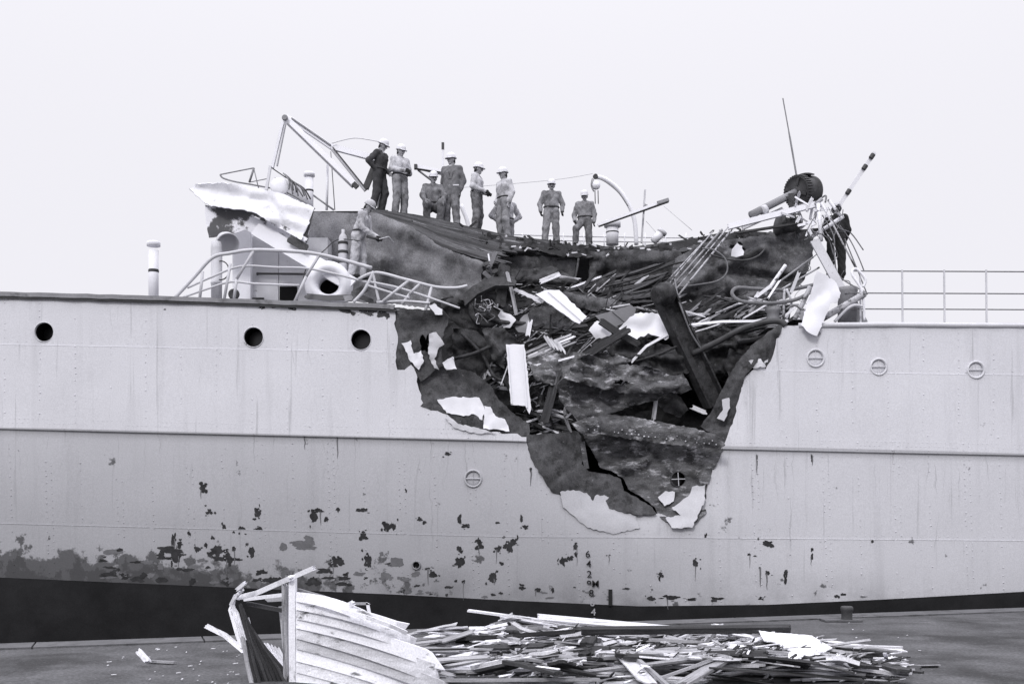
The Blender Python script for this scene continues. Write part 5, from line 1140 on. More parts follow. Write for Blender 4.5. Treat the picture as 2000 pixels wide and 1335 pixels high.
def sdf_mesh(prims, h, k, fold=0.0, seed=0):
    """prims: (a, b, ra, rb, tag); smooth union -> verts, quads, tag per quad"""
    A_ = np.array([p[0] for p in prims]); B_ = np.array([p[1] for p in prims]); r = np.array([max(p[2], p[3]) for p in prims])
    lo = np.minimum(A_ - r[:, None], B_ - r[:, None]).min(0) - 3 * h; hi = np.maximum(A_ + r[:, None], B_ + r[:, None]).max(0) + 3 * h
    n = np.ceil((hi - lo) / h).astype(int) + 1
    gx, gy, gz = [lo[i] + np.arange(n[i]) * h for i in range(3)]
    S = np.full(tuple(n), 0.5); mrg = 0.06
    for a, b, ra, rb, tg in prims:
        rr_ = max(ra, rb) + mrg
        s0 = np.clip(np.floor((np.minimum(a, b) - rr_ - lo) / h).astype(int), 0, n - 1); s1 = np.clip(np.ceil((np.maximum(a, b) + rr_ - lo) / h).astype(int) + 1, 1, n)
        P = np.stack(np.meshgrid(gx[s0[0]:s1[0]], gy[s0[1]:s1[1]], gz[s0[2]:s1[2]], indexing='ij'), -1)
        d = cone_d(P, a, b, ra, rb); sub = S[s0[0]:s1[0], s0[1]:s1[1], s0[2]:s1[2]]
        hh = np.clip(0.5 + 0.5 * (sub - d) / k, 0, 1)
        S[s0[0]:s1[0], s0[1]:s1[1], s0[2]:s1[2]] = sub * (1 - hh) + d * hh - k * hh * (1 - hh)
    if fold:
        X, Y_, Z = np.meshgrid(gx, gy, gz, indexing='ij'); p1 = seed * 1.7
        S += fold * (np.sin(38 * Z + 9 * np.sin(7 * X + p1) + 12 * Y_ + p1) * 0.5 + np.sin(24 * X + 17 * Z + 6 * np.sin(9 * Y_ + p1)) * 0.4 + np.sin(31 * Y_ - 21 * Z + 14 * X + p1 * 2) * 0.4)
    V, Q = surface_nets(S, lo, h)
    cen = V[Q].mean(1); best = np.full(len(cen), 9.0); tg = np.zeros(len(cen), int)
    for a, b, ra, rb, t in prims:
        d = cone_d(cen, a, b, ra, rb); m = d < best; best[m] = d[m]; tg[m] = t
    return V, Q, tg
N3 = lambda *a: np.array(a, float)
def rotz(p, a): c, s = math.cos(a), math.sin(a); return np.array([p[0] * c - p[1] * s, p[0] * s + p[1] * c, p[2]])
def person(label, px, py, Y, yaw, jacket='cover_light', trousers='cover_mid', hat='helmet', glove=None, pose=None, lean=0, head_yaw=0, head_pitch=0, scale=1.0, seed=1, coat=False, hands=True, kneel=False, shirt=None, cap=False):
    J = dict(hipL=N3(.095, 0, .93), kneL=N3(.115, -.04, .5), ankL=N3(.13, .02, .09), hipR=N3(-.095, 0, .93), kneR=N3(-.115, -.04, .5), ankR=N3(-.13, .02, .09),
             pel=N3(0, 0, .97), wai=N3(0, 0, 1.12), che=N3(0, -.01, 1.32), nek=N3(0, .01, 1.47), hed=N3(0, -.025, 1.63),
             shL=N3(.19, .01, 1.42), elL=N3(.27, .05, 1.14), wrL=N3(.27, -.07, .90), shR=N3(-.19, .01, 1.42), elR=N3(-.27, .05, 1.14), wrR=N3(-.27, -.07, .90))
    for k_, v_ in (pose or {}).items(): J[k_] = np.array(v_, float)
    if lean:
        a = R(lean); c, s = math.cos(a), math.sin(a); pv_ = J['pel'].copy()
        for k_ in ('wai', 'che', 'nek', 'hed', 'shL', 'shR', 'elL', 'elR', 'wrL', 'wrR'):
            if k_ in (pose or {}) and k_[:2] in ('wr', 'el') and (pose or {}).get('abs'): continue
            q = J[k_] - pv_; J[k_] = pv_ + N3(q[0], q[1] * c - q[2] * s, q[1] * s + q[2] * c)
    SK, JK, TR, GL, HA, DK, BT, SH = range(8)
    pr = []
    def c(a, b, ra, rb, t): pr.append((a, b, ra, rb, t))
    off = N3(.075, 0, 0)
    # trousers
    for s in 'LR':
        c(J['hip' + s], J['kne' + s], .118, .098, TR); c(J['kne' + s], J['ank' + s] + N3(0, 0, .03), .095, .088, TR)
        c(J['ank' + s] + N3(0, .02, -.03), J['ank' + s] + N3(0, -.15, -.045), .052, .042, BT)
    c(J['pel'] - off, J['pel'] + off, .124, .124, TR); c(J['pel'] * .5 + J['wai'] * .5 - off * .9, J['pel'] * .5 + J['wai'] * .5 + off * .9, .124, .124, JK)
    for s in (-1, 1):
        c(J['wai'] + off * s * .9, J['che'] + off * s * 1.1, .126, .124, JK); c(J['che'] + off * s * 1.1, J['nek'] * .75 + J['che'] * .25 + off * s, .116, .075, JK)
    for s in 'LR':
        c(J['nek'] * .6 + J['che'] * .4, J['sh' + s], .07, .072, JK)
        c(J['sh' + s], J['el' + s], .080, .070, JK); c(J['el' + s], J['wr' + s], .068, .052, JK)
    if coat:
        for s in (-1, 1): c(J['wai'] + off * s, J['pel'] + off * s * 1.25 + N3(0, 0, -.14), .132, .138, JK)
    c(J['nek'] + N3(0, .0, -.02), J['hed'] + N3(0, .01, -.05), .052, .05, SK)
    V, Q, T = sdf_mesh(pr, 0.016, 0.032, 0.0075, seed)
    # head, built fine
    hp_ = []; hc = J['hed']
    def hd(a, b, ra, rb, t):
        f = lambda p: hc + rotz(N3(p[0], p[1] * math.cos(R(head_pitch)) - p[2] * math.sin(R(head_pitch)), p[1] * math.sin(R(head_pitch)) + p[2] * math.cos(R(head_pitch))), R(head_yaw))
        hp_.append((f(a), f(b), ra, rb, t))
    hd((0, .015, .03), (0, -.01, -.01), .088, .078, SK); hd((0, -.03, -.06), (0, -.045, -.085), .052, .036, SK); hd((0, -.02, -.05), (0, .03, -.09), .055, .052, SK)
    hd((0, -.085, .0), (0, -.108, -.032), .010, .016, SK); hd((-.035, -.078, .018), (.035, -.078, .018), .012, .012, SK)
    for s in (-1, 1):
        hd((s * .082, .01, .0), (s * .086, .018, -.028), .014, .012, SK); hd((s * .034, -.083, .001), (s * .034, -.084, .001), .011, .011, DK)
        hd((s * .072, .03, .03), (s * .066, .05, -.03), .02, .022, HA)
    hd((-.02, -.081, -.062), (.02, -.081, -.062), .006, .006, DK)
    hd((0, .05, .02), (0, .06, -.05), .058, .05, HA)
    V2_, Q2, T2 = sdf_mesh(hp_, 0.008, 0.012)
    Vs, Qs, Ts = [V, V2_], [Q, Q2 + len(V)], [T, T2]; base = len(V) + len(V2_)
    # hands with five bent fingers
    if hands:
        for s in 'LR':
            d = J['wr' + s] - J['el' + s]; d /= np.linalg.norm(d); w = J['wr' + s]; sg = 1 if s == 'L' else -1
            sd_ = np.cross(d, N3(sg, 0, 0.01)); 
            if np.linalg.norm(sd_) < .2: sd_ = np.cross(d, N3(0, 1, 0))
            sd_ /= np.linalg.norm(sd_); nn = np.cross(sd_, d); fh = []
            t = GL if glove else SK; g_ = 1.25 if glove else 1.0
            fh.append((w, w + d * .03, .030 * g_, .030 * g_, t))
            for q_ in (-1, 0, 1): fh.append((w + d * .02 + sd_ * .012 * q_, w + d * .085 + sd_ * .026 * q_, .017 * g_, .014 * g_, t))
            for i_, (o_, l_) in enumerate(((-.031, .062), (-.010, .074), (.011, .070), (.031, .054))):
                p0 = w + d * .088 + sd_ * o_; p1 = p0 + d * l_ * .5 + nn * .012 * sg; p2 = p1 + d * l_ * .32 + nn * .026 * sg
                fh.append((p0, p1, .0105 * g_, .0095 * g_, t)); fh.append((p1, p2, .0095 * g_, .008 * g_, t))
            p0 = w + d * .025 - sd_ * .028; p1 = p0 + d * .032 - sd_ * .026; fh.append((p0, p1, .013 * g_, .011 * g_, t)); fh.append((p1, p1 + d * .032 + nn * .006 * sg, .011 * g_, .009 * g_, t))
            V3, Q3, T3 = sdf_mesh(fh, 0.0065, 0.006); Vs.append(V3); Qs.append(Q3 + base); Ts.append(T3); base += len(V3)
    V = np.concatenate(Vs) * scale; Q = np.concatenate(Qs); T = np.concatenate(Ts)
    a = R(yaw); cs, sn = math.cos(a), math.sin(a); org = W(px, py, Y)
    def place(p): return Vector((p[0] * cs - p[1] * sn + org.x, p[0] * sn + p[1] * cs + org.y, p[2] + org.z))
    o = make('person', [place(p) for p in V], [tuple(int(i) for i in q) for q in Q], None, None, True,
             ['skin', jacket, trousers, glove or 'skin', 'hair', 'skin_dark', 'cover_black', shirt or jacket], [int(t) for t in T])
    tag(o, label, 'person', 'men inspecting the damaged ship')
    # helmet
    def hp2(p): return place((hc + rotz(N3(p[0], p[1] * math.cos(R(head_pitch)) - p[2] * math.sin(R(head_pitch)), p[1] * math.sin(R(head_pitch)) + p[2] * math.cos(R(head_pitch))), R(head_yaw))) * scale)
    hv_, hf = [], []
    prof = [(1.00, .035), (1.03, .06), (1.0, .10), (.86, .145), (.6, .172), (.3, .184), (.02, .187)]; n = 20
    for rr_, z in prof:
        for k_ in range(n):
            t = 2 * math.pi * k_ / n; hv_.append(hp2((.104 * rr_ * math.cos(t), .005 + .122 * rr_ * math.sin(t), z * .95)))
    for i in range(len(prof) - 1):
        for k_ in range(n): hf.append((i * n + k_, i * n + (k_ + 1) % n, (i + 1) * n + (k_ + 1) % n, (i + 1) * n + k_))
    ht = make('hard_hat' if not cap else 'cap', hv_, hf, hat, o, True); sm = ht.modifiers.new('t', 'SOLIDIFY'); sm.thickness = 0.006
    bv, bf = [], []
    for ro, z in ((1.0, .040), (1.13, .032)):
        for k_ in range(n):
            t = 2 * math.pi * k_ / n; fw = 1 + (.28 * max(0, -math.sin(t)) if ro > 1 else 0)
            bv.append(hp2((.104 * ro * math.cos(t), .005 + .122 * ro * fw * math.sin(t), z - (.012 if fw > 1.1 else 0))))
    for k_ in range(n): bf.append((k_, (k_ + 1) % n, n + (k_ + 1) % n, n + k_))
    br = make('brim', bv, bf, hat, ht, True); sm = br.modifiers.new('t', 'SOLIDIFY'); sm.thickness = 0.008
    if not coat:
        bc = J['pel'] * .45 + J['wai'] * .55; bt_ = [place((bc + N3(.205 * math.cos(t), .137 * math.sin(t), 0)) * scale) for t in np.linspace(0, 2 * math.pi, 21)]
        make('belt', *tube(bt_, .020 * scale, 6), 'cover_dark', o, True)
    # collar
    cv, cf_ = lathe(Vector(J['nek'] + N3(0, 0.005, .0)), (0, 0, 1), [(.082, -.03), (.078, .02), (.07, .045), (.062, .04), (.06, -.02)], 16)
    make('collar', [place(np.array(p) * scale) for p in cv], cf_[:-2], jacket if not shirt else shirt, o, True)
    if coat:
        for s in (-1, 1):
            lv, lf = plank([J['nek'] + N3(.055 * s, -.055, .0), J['che'] + N3(.06 * s, -.135, -.02), J['wai'] + N3(.02 * s, -.135, 0.02)], .06, .012, (0, -1, 0), 0.0)
            make('lapel', [place(np.array(p) * scale) for p in lv], lf, jacket, o)
    return o, place, J

P = {}
# 1 torch worker, bending at the bulkhead
_, pl, J_ = person('worker in light overalls and cap bending forward with a cutting torch on the left deck', 700, 545, 1.75, 78, 'cover_light', 'cover_light', 'helmet_grey', 'glove',
       dict(elL=(.24, -.12, 1.14), wrL=(.12, -.38, 1.08), elR=(-.24, -.10, 1.14), wrR=(-.08, -.40, 1.04), kneL=(.11, -.06, .5), kneR=(-.11, .04, .5), ankL=(.12, -.04, .09), ankR=(-.12, .12, .09)), 20, 0, 30, 1.0, 3, cap=True)
tc_ = empty('cutting_torch', W(725, 463, 1.6)); tag(tc_, 'thin cutting torch held by the bending worker at left', 'torch')
make('handle', *tube([W(716, 462, 1.55), W(740, 467, 1.5)], 0.028, 8), 'dark_metal', tc_, True)
make('lance', *tube(spline([W(740, 467, 1.5), W(752, 464, 1.6), W(760, 463, 1.75), W(770, 476, 1.95)], 4), 0.012, 6), 'pale_grey', tc_, True)
pipe_px('hose', 'thin hose running down from the bending worker to the deck at left', 'hose', [(702, 470, 1.5), (660, 468, 1.7), (632, 490, 1.6), (600, 520, 1.4), (590, 560, 1.2)], 1.0, 'dark_metal')
gb = tag(empty('gas_bottle', W(670, 545, 1.75)), 'banded pale gas bottle standing behind the bending worker', 'gas bottle')
make('cylinder', *lathe(W(670, 545, 1.75), (0, 0, 1), [(0.10, 0), (0.105, 0.02), (0.105, 0.85), (0.08, 0.96), (0.035, 1.02), (0.035, 1.1), (0, 1.1)], 18), 'pale_grey', gb, True)
for z in (0.12, 0.34, 0.56, 0.76): make('band', *lathe(W(670, 545, 1.75) + Vector((0, 0, z)), (0, 0, 1), [(0.104, 0), (0.112, 0.01), (0.112, 0.06), (0.104, 0.07)], 18), 'dark_metal', gb)
# 2 dark overalls
person('tall man in dark overalls with a hand on his hip, leftmost on the ridge', 741, 416, 4.35, 68, 'cover_dark', 'cover_dark', 'helmet', None,
       dict(elR=(-.34, .14, 1.18), wrR=(-.19, .02, 1.02), elL=(.25, .02, 1.14), wrL=(.16, -.18, 1.02), kneL=(.10, -.10, .5), ankL=(.10, .0, .09), kneR=(-.10, .02, .5), ankR=(-.13, .12, .09)), 7, 12, 22, 1.01, 5, shirt='shirt')
person('man in light overalls with clasped dark gloves, beside the tall dark-clad man', 781, 425, 4.3, 40, 'cover_light', 'cover_mid', 'helmet', 'glove',
       dict(elL=(.27, -.02, 1.15), wrL=(.10, -.26, 1.10), elR=(-.27, -.02, 1.15), wrR=(-.05, -.27, 1.10)), 2, 20, 12, 0.99, 7)
person('man in grey overalls crouching low beside the man in the suit', 846, 448, 4.25, 12, 'cover_grime', 'cover_grime', 'helmet', None,
       dict(hipL=(.11, .05, .52), hipR=(-.11, .05, .52), pel=(0, .05, .56), wai=(0, .02, .72), che=(0, -.03, .93), nek=(0, -.02, 1.08), hed=(0, -.05, 1.24), shL=(.19, -.01, 1.03), shR=(-.19, -.01, 1.03), kneL=(.17, -.30, .58), kneR=(-.19, -.26, .56), ankL=(.14, -.10, .09), ankR=(-.16, -.06, .09), elL=(.27, -.12, .80), wrL=(.20, -.30, .62), elR=(-.28, -.10, .80), wrR=(-.24, -.28, .62)), 0, 10, 8, 1.0, 8)
person('man in a buttoned grey suit jacket with arms behind him looking left', 882, 445, 4.3, -18, 'suit', 'cover_mid', 'helmet', None,
       dict(elL=(.27, .10, 1.14), wrL=(.22, .02, .90), elR=(-.26, .12, 1.15), wrR=(-.12, .16, .95)), 0, -34, 4, 1.02, 9, coat=True, shirt='shirt')
pk = bpy.data.objects['person.004'] if 'person.004' in bpy.data.objects else None
person('man in a light jacket facing right holding a dark glove at his belt', 931, 458, 4.3, 72, 'cover_light', 'cover_grime', 'helmet', 'glove',
       dict(elL=(.24, -.02, 1.14), wrL=(.10, -.24, 1.04), elR=(-.25, .02, 1.14), wrR=(-.10, -.24, 1.04)), 2, 14, 6, 0.98, 11)
person('man in light work clothes facing left in front of a bent man', 984, 470, 4.3, -52, 'cover_light', 'cover_mid', 'helmet', None,
       dict(elL=(.26, .06, 1.14), wrL=(.24, -.02, .90), elR=(-.24, .03, 1.13), wrR=(-.16, -.12, .96)), 0, -14, 4, 1.0, 13)
person('man mostly hidden, elbows out and hands on hips, behind the man facing left', 988, 508, 5.0, 8, 'cover_light', 'cover_mid', 'helmet', None,
       dict(elL=(.36, .12, 1.16), wrL=(.20, .0, 1.0), elR=(-.36, .12, 1.16), wrR=(-.20, .0, 1.0)), 0, 0, 25, 0.98, 15)
person('man in work clothes and belt standing facing the camera with arms at his sides', 1077, 482, 4.3, 3, 'cover_mid', 'cover_mid', 'helmet', 'glove',
       dict(elL=(.30, .05, 1.16), wrL=(.28, -.06, .94), elR=(-.30, .05, 1.16), wrR=(-.29, -.06, .92), ankL=(.14, .02, .09), ankR=(-.18, .02, .09), kneR=(-.15, -.02, .5)), 0, 0, 2, 0.92, 17)
person('man in work clothes standing with one knee raised at the right of the group', 1142, 496, 4.3, -10, 'cover_mid', 'cover_grime', 'helmet', 'glove',
       dict(elL=(.28, .04, 1.14), wrL=(.27, -.06, .90), elR=(-.30, -.02, 1.12), wrR=(-.26, -.22, .92), hipR=(-.095, 0, .92), kneR=(-.21, -.30, .66), ankR=(-.24, -.22, .26), kneL=(.12, -.02, .5)), 5, -4, 12, 0.86, 19)
person('man in dark clothing bending among white struts on the right deck', 1633, 545, 2.6, 160, 'cover_black', 'cover_black', 'helmet_grey', None,
       dict(elL=(.26, -.08, 1.14), wrL=(.18, -.30, 1.0), elR=(-.26, -.08, 1.14), wrR=(-.18, -.30, 1.0)), 10, 10, 20, 1.0, 21, cap=True)
# small pocket paper on the suit
v, f = plank([W(885, 361.5, 4.12), W(896, 361, 4.10)], 0.03, 0.008); make('pocket_flap', v, f, 'shirt', [o for o in C.objects if o.name.startswith('person') and 'suit jacket' in o.get('label', '')][0])

# ------------------------------------------------------------------ the wrecked wooden boat on the quay
boat = tag(empty('wrecked_boat', ground(640, 1330)), 'wrecked white clinker lifeboat with broken planking on the quay', 'boat')
YB = -10.7
def bpl(name, pts, w, m, t=0.03, face=(0, -1, 0), jag=0.02, rg=None):
    Pp = [W(*p) for p in pts]; v, f = plank(Pp, w, t, face, jag, rg); o = make(name, v, f, m, boat); orient(o, Pp[-1] - Pp[0]); return o
kb = (D + YB) / F
bpl('stem_post', [(572, 1122, YB), (572, 1230, YB), (573, 1346, YB)], 13 * kb, 'boat_wood', 0.10, jag=0.01)
bpl('stem_post', [(556, 1142, YB + 0.05), (558, 1240, YB + 0.08), (560, 1346, YB + 0.05)], 9 * kb, 'grey_wood', 0.09)
# starboard strakes, lapped, broken away to the right
ST = [(1156, (700, 1190), 722), (1170, (765, 1212), 790), (1186, (792, 1240), 818), (1204, (806, 1262), 852), (1222, (815, 1288), 872), (1242, (822, 1318), 898), (1262, (800, 1340), 880), (1286, (780, 1358), 850), (1308, (760, 1372), 820)]
rg = random.Random(29)
def strake_pt(i, s, up):
    y0, (xe, ye), xm = ST[i]; x = 578 + (xm - 578) * s
    slope = (ye - y0) / (xe - 578)
    y = y0 + slope * (x - 578) * (0.82 + 0.18 * s) - 6 * math.sin(math.pi * s) * (1 - i / 9)
    Yd = YB - 0.05 - 0.55 * math.sin(min(1.0, s) * 2.0) * (1 - 0.035 * i) + 0.35 * s * s - 0.012 * i * s
    return x, y, Yd
for i in range(9):
    nx_ = 14
    hgt = (ST[i + 1][0] - ST[i][0] + 3.5) if i < 8 else 26
    V, Fc = [], []
    for j in range(nx_ + 1):
        s = j / nx_; x, y, Yd = strake_pt(i, s, 0)
        if i < 8:
            x2, y2, _ = strake_pt(i + 1, s, 0); h2 = (y2 - y) + 4.0
        else: h2 = hgt
        ex = rg.uniform(-26, 16) if j == nx_ else 0.0; ex2 = rg.uniform(-30, 18) if j == nx_ else 0.0
        p = W(x + ex, y, Yd + 0.016); q_ = W(x + ex2, y + h2, Yd - 0.022)
        for w_ in (p, q_): V.append(w_); V.append(w_ + Vector((0.004, 0.02, 0.002)))
    for j in range(nx_):
        a = 4 * j; b = 4 * (j + 1)
        Fc += [(a, a + 2, b + 2, b), (a + 1, b + 1, b + 3, a + 3), (a, b, b + 1, a + 1), (a + 2, a + 3, b + 3, b + 2)]
    Fc += [(0, 1, 3, 2), (4 * nx_, 4 * nx_ + 2, 4 * nx_ + 3, 4 * nx_ + 1)]
    make('strake', V, Fc, 'white_wood' if i in (2, 4, 5, 7) else 'boat_wood', boat)
# gunwale, bent rails and broken top edge
bpl('gunwale', [(466, 1166, YB + 0.35), (500, 1158, YB + 0.25), (545, 1138, YB + 0.10), (568, 1128, YB - 0.1)], 10 * kb, 'boat_wood', 0.05)
bpl('gunwale', [(577, 1124, YB - 0.12), (614, 1108, YB - 0.2)], 9 * kb, 'boat_wood', 0.05)
bpl('gunwale', [(580, 1152, YB + 0.2), (630, 1166, YB - 0.1), (688, 1186, YB - 0.3), (700, 1192, YB - 0.3)], 9 * kb, 'grey_wood', 0.04)
bpl('rail', [(660, 1192, YB - 0.3), (690, 1176, YB - 0.4)], 10 * kb, 'boat_wood', 0.03)
bpl('rail', [(690, 1178, YB + 0.3), (720, 1178, YB + 0.3)], 5 * kb, 'grey_wood', 0.03); bpl('rail', [(718, 1178, YB + 0.3), (722, 1200, YB + 0.3)], 6 * kb, 'boat_wood', 0.03)
bpl('sheer_plank', [(668, 1192, YB - 0.55), (716, 1204, YB - 0.6), (760, 1220, YB - 0.55), (792, 1234, YB - 0.4)], 7 * kb, 'boat_wood', 0.03)
# thwarts and inner beams
bpl('thwart', [(476, 1170, YB + 0.5), (560, 1160, YB + 0.5)], 7 * kb, 'boat_wood', 0.05)
bpl('thwart', [(520, 1170, YB + 0.7), (556, 1168, YB + 0.7)], 10 * kb, 'grey_wood', 0.05)
bpl('thwart', [(484, 1178, YB + 0.4), (556, 1192, YB + 0.35)], 8 * kb, 'dark_wood', 0.06)
bpl('rib', [(548, 1186, YB + 0.5), (552, 1220, YB + 0.45), (556, 1266, YB + 0.3)], 7 * kb, 'grey_wood', 0.04)
bpl('rib', [(482, 1206, YB + 0.3), (490, 1236, YB + 0.3)], 8 * kb, 'white_wood', 0.04)
# port side fragment: curled planks seen end-on, dark inside
for i in range(4):
    bpl('port_strake', [(474 - i * 5, 1152 + i * 4, YB + 0.10 + 0.04 * i), (458 - i * 3 + 2, 1164 + i * 5, YB + 0.28), (449 + i * 4.6, 1190 + i * 2, YB + 0.30), (459 + i * 4.6, 1225 + i * 2, YB + 0.2 + 0.02 * i), (470 + i * 4.2, 1262, YB + 0.08 + 0.02 * i)], 6.5 * kb, 'boat_wood', 0.02, (-0.8 + 0.2 * i, -1, 0), 0.03)
for i in range(3):
    bpl('port_strake', [(474 + i * 5, 1244 + i * 8, YB + 0.1), (482 + i * 6, 1290, YB), (494 + i * 8, 1345, YB - 0.1)], 8 * kb, 'grey_wood' if i == 0 else 'dark_wood', 0.02, (-0.5, -1, 0), 0.02)
bpl('port_tip', [(464, 1150, YB + 0.1), (478, 1138, YB + 0.05)], 7 * kb, 'boat_wood', 0.05)
for i in range(7):
    bpl('rib', [(470 + i * 2, 1180 + i * 6, YB + 0.18), (482 + i * 6, 1236 + i * 5, YB + 0.1), (500 + i * 9, 1290 + i * 3, YB + 0.05), (516 + i * 9, 1340, YB)], 6 * kb, 'dark_wood', 0.03, (-0.3, -1, 0), 0.02)
for i in range(7):
    bpl('floor_board', [(502 + i * 7, 1250 + i * 2.5, YB + 0.7), (520 + i * 6, 1282 + i, YB + 0.45), (545 + i * 2.5, 1304, YB + 0.25)], 4 * kb, 'white_wood', 0.02, (-0.2, -1, 0.3), 0.02)
bpl('keel', [(560, 1338, YB), (700, 1346, YB - 0.2), (860, 1340, YB - 0.1)], 14 * kb, 'grey_wood', 0.09)

# ------------------------------------------------------------------ timber strewn on the quay: laid down one on another
GX0, GX1, GY0, GY1, GS = -9.0, 9.0, -13.0, -3.0, 0.05
HM = np.zeros((int((GX1 - GX0) / GS) + 1, int((GY1 - GY0) / GS) + 1))
def drop_plank(name, label, cat, group, cx, cy, ln, ang, w, t, m, rg, bend=0.0, cap=0.6):
    c, s = math.cos(ang), math.sin(ang); n = max(4, int(ln / 0.06))
    U = np.linspace(-ln / 2, ln / 2, n)
    zs = []
    for u_ in U:
        z_ = 0.0
        for q_ in (-w / 2, 0, w / 2):
            i, j = int((cx + c * u_ - s * q_ - GX0) / GS), int((cy + s * u_ + c * q_ - GY0) / GS)
            if 0 <= i < HM.shape[0] and 0 <= j < HM.shape[1]: z_ = max(z_, HM[i, j])
        zs.append(z_)
    zs = np.array(zs)
    # rest on the highest support on either side of the middle
    l_, r_ = zs[: n // 2], zs[n // 2:]; il, ir = int(l_.argmax()), n // 2 + int(r_.argmax())
    z0, z1 = zs[il], zs[ir]; sl_ = (z1 - z0) / max(U[ir] - U[il], 0.3); sl_ = max(-0.25, min(0.25, sl_))
    line = z0 + sl_ * (U - U[il]); line = line + max(0.0, (zs - line).max())
    line = np.maximum(line - max(0.0, line.max() - cap), 0.0) if line.max() > cap else line; lift = 0.004
    for k_, u_ in enumerate(U):
        for q_ in np.arange(-w / 2, w / 2 + 0.01, GS):
            i, j = int((cx + c * u_ - s * q_ - GX0) / GS), int((cy + s * u_ + c * q_ - GY0) / GS)
            if 0 <= i < HM.shape[0] and 0 <= j < HM.shape[1]: HM[i, j] = max(HM[i, j], line[k_] + t + lift)
    ks = [0, 0.35, 0.7, 1.0]; pts = []
    for k_ in ks:
        u_ = -ln / 2 + ln * k_; z_ = float(line[0] + (line[-1] - line[0]) * k_) + t / 2 + lift + bend * math.sin(math.pi * k_)
        pts.append(Vector((cx + c * u_ , cy + s * u_, max(z_, t / 2 + 0.003))))
    v, f = plank(pts, w, t, (rg.uniform(-.1, .1), rg.uniform(-.7, .5), 1), rg.uniform(0.02, 0.12), rg)
    o = make(name, v, f, m); orient(o, pts[-1] - pts[0]); return tag(o, label, cat, group)
rg = random.Random(101)
PL = {'w': ('white painted plank', 'white planks in the quay pile', 'white_wood'),
      'd': ('charred plank', 'charred planks in the quay pile', 'dark_wood'),
      'g': ('bare grey plank', 'grey planks in the quay pile', 'grey_wood')}
def qd(px, py): p = ground(px, py); return p.x, p.y
def zone_pile(px, py):
    c = 'by the slatted grating' if px < 1010 else 'left of the short dark beam' if px < 1130 else 'right of the short dark beam' if px < 1260 else 'in the right middle' if px < 1400 else 'left of the canvas sheet' if px < 1520 else 'by the canvas sheet'
    return ('at the pile\'s far edge ' if py < 1262 else 'at the pile\'s near edge ' if py > 1300 else 'in the pile ') + c
def in_pile():
    while True:
        px = rg.uniform(840, 1740); py = 1236 + 105 * rg.random() ** 0.9
        lo = 1236 if px < 1400 else 1236 + (px - 1400) * 0.20
        if py < lo: continue
        if px < 1000 and py > 1262 and px < 860 + (py - 1262) * 1.6: continue
        return px, py
for i in range(285):
    px, py = in_pile(); cx, cy = qd(px, py); k = rg.choices('wdg', (4.4, 4.4, 4.8))[0]
    ln = rg.uniform(0.5, 2.1) if i < 90 else rg.uniform(0.15, 0.9)
    ang = R(rg.gauss(-8, 18 if i < 90 else 42))
    l, g, m = PL[k]; l = ('long ' if ln > 1.5 else 'short ' if ln < 0.6 else 'broken ') + l + ' ' + zone_pile(px, py); drop_plank('plank', l, 'plank', g, cx, cy, ln, ang, rg.uniform(0.025, 0.11) if rg.random() < 0.72 else rg.uniform(0.12, 0.22), rg.uniform(0.012, 0.045), m, rg, rg.uniform(-0.008, 0.012), 0.24)
# splinters too small to count lying over the whole pile
for nm_, m_, cnt_ in (('pale', 'white_wood', 260), ('dark', 'dark_wood', 320), ('grey', 'grey_wood', 320)):
    sv = []
    for i in range(cnt_):
        px, py = in_pile(); p = ground(px + rg.uniform(-20, 20), py); a = rg.gauss(0, 0.7); l = 0.03 + 0.30 * rg.random() ** 2
        i_, j_ = int((p.x - GX0) / GS), int((p.y - GY0) / GS); z_ = HM[i_, j_] if 0 <= i_ < HM.shape[0] and 0 <= j_ < HM.shape[1] else 0.0
        p.z = z_ + 0.012; q_ = p + Vector((math.cos(a) * l, math.sin(a) * l, rg.uniform(-0.01, 0.05)))
        sv.append(plank([p, q_], rg.uniform(0.008, 0.035), 0.010, (rg.uniform(-.3, .3), rg.uniform(-.8, .3), 1), 0.02, rg))
    tag(make('splinter_litter', *join(*sv), m_), nm_ + ' small splinters strewn over the timber pile on the quay', 'splinters', None, 'stuff')
# outstanding pieces
for lb, cat, (px, py), ln, ang, w, t, m in [
    ('long flat white plank lying level across the far side of the timber pile', 'plank', (1090, 1243), 2.6, -2, 0.14, 0.03, 'white_wood'),
    ('long white plank on top of the pile near the right', 'plank', (1240, 1245), 2.8, -6, 0.15, 0.03, 'white_wood'),
    ('broad white board with a pointed end beside the canvas sheet', 'board', (1460, 1252), 0.9, -22, 0.12, 0.03, 'white_wood'),
    ('short dark beam standing out in the middle of the timber pile', 'beam', (1150, 1294), 0.50, 80, 0.16, 0.13, 'dark_wood'),
    ('long charred pole lying in the middle of the pile', 'pole', (1340, 1280), 2.6, 3, 0.09, 0.08, 'dark_wood'),
    ('charred plank pointing left at the pile\'s near edge', 'plank', (960, 1272), 2.0, -7, 0.12, 0.05, 'dark_wood'),
    ('white short block end at the near edge of the pile', 'board', (1045, 1308), 0.35, 40, 0.16, 0.05, 'white_wood')]:
    cx, cy = qd(px, py); drop_plank('plank' if cat == 'plank' else cat, lb, cat, None, cx, cy, ln, R(ang), w, t, m, rg, 0.0, 0.16 if cat == 'beam' else 0.36)
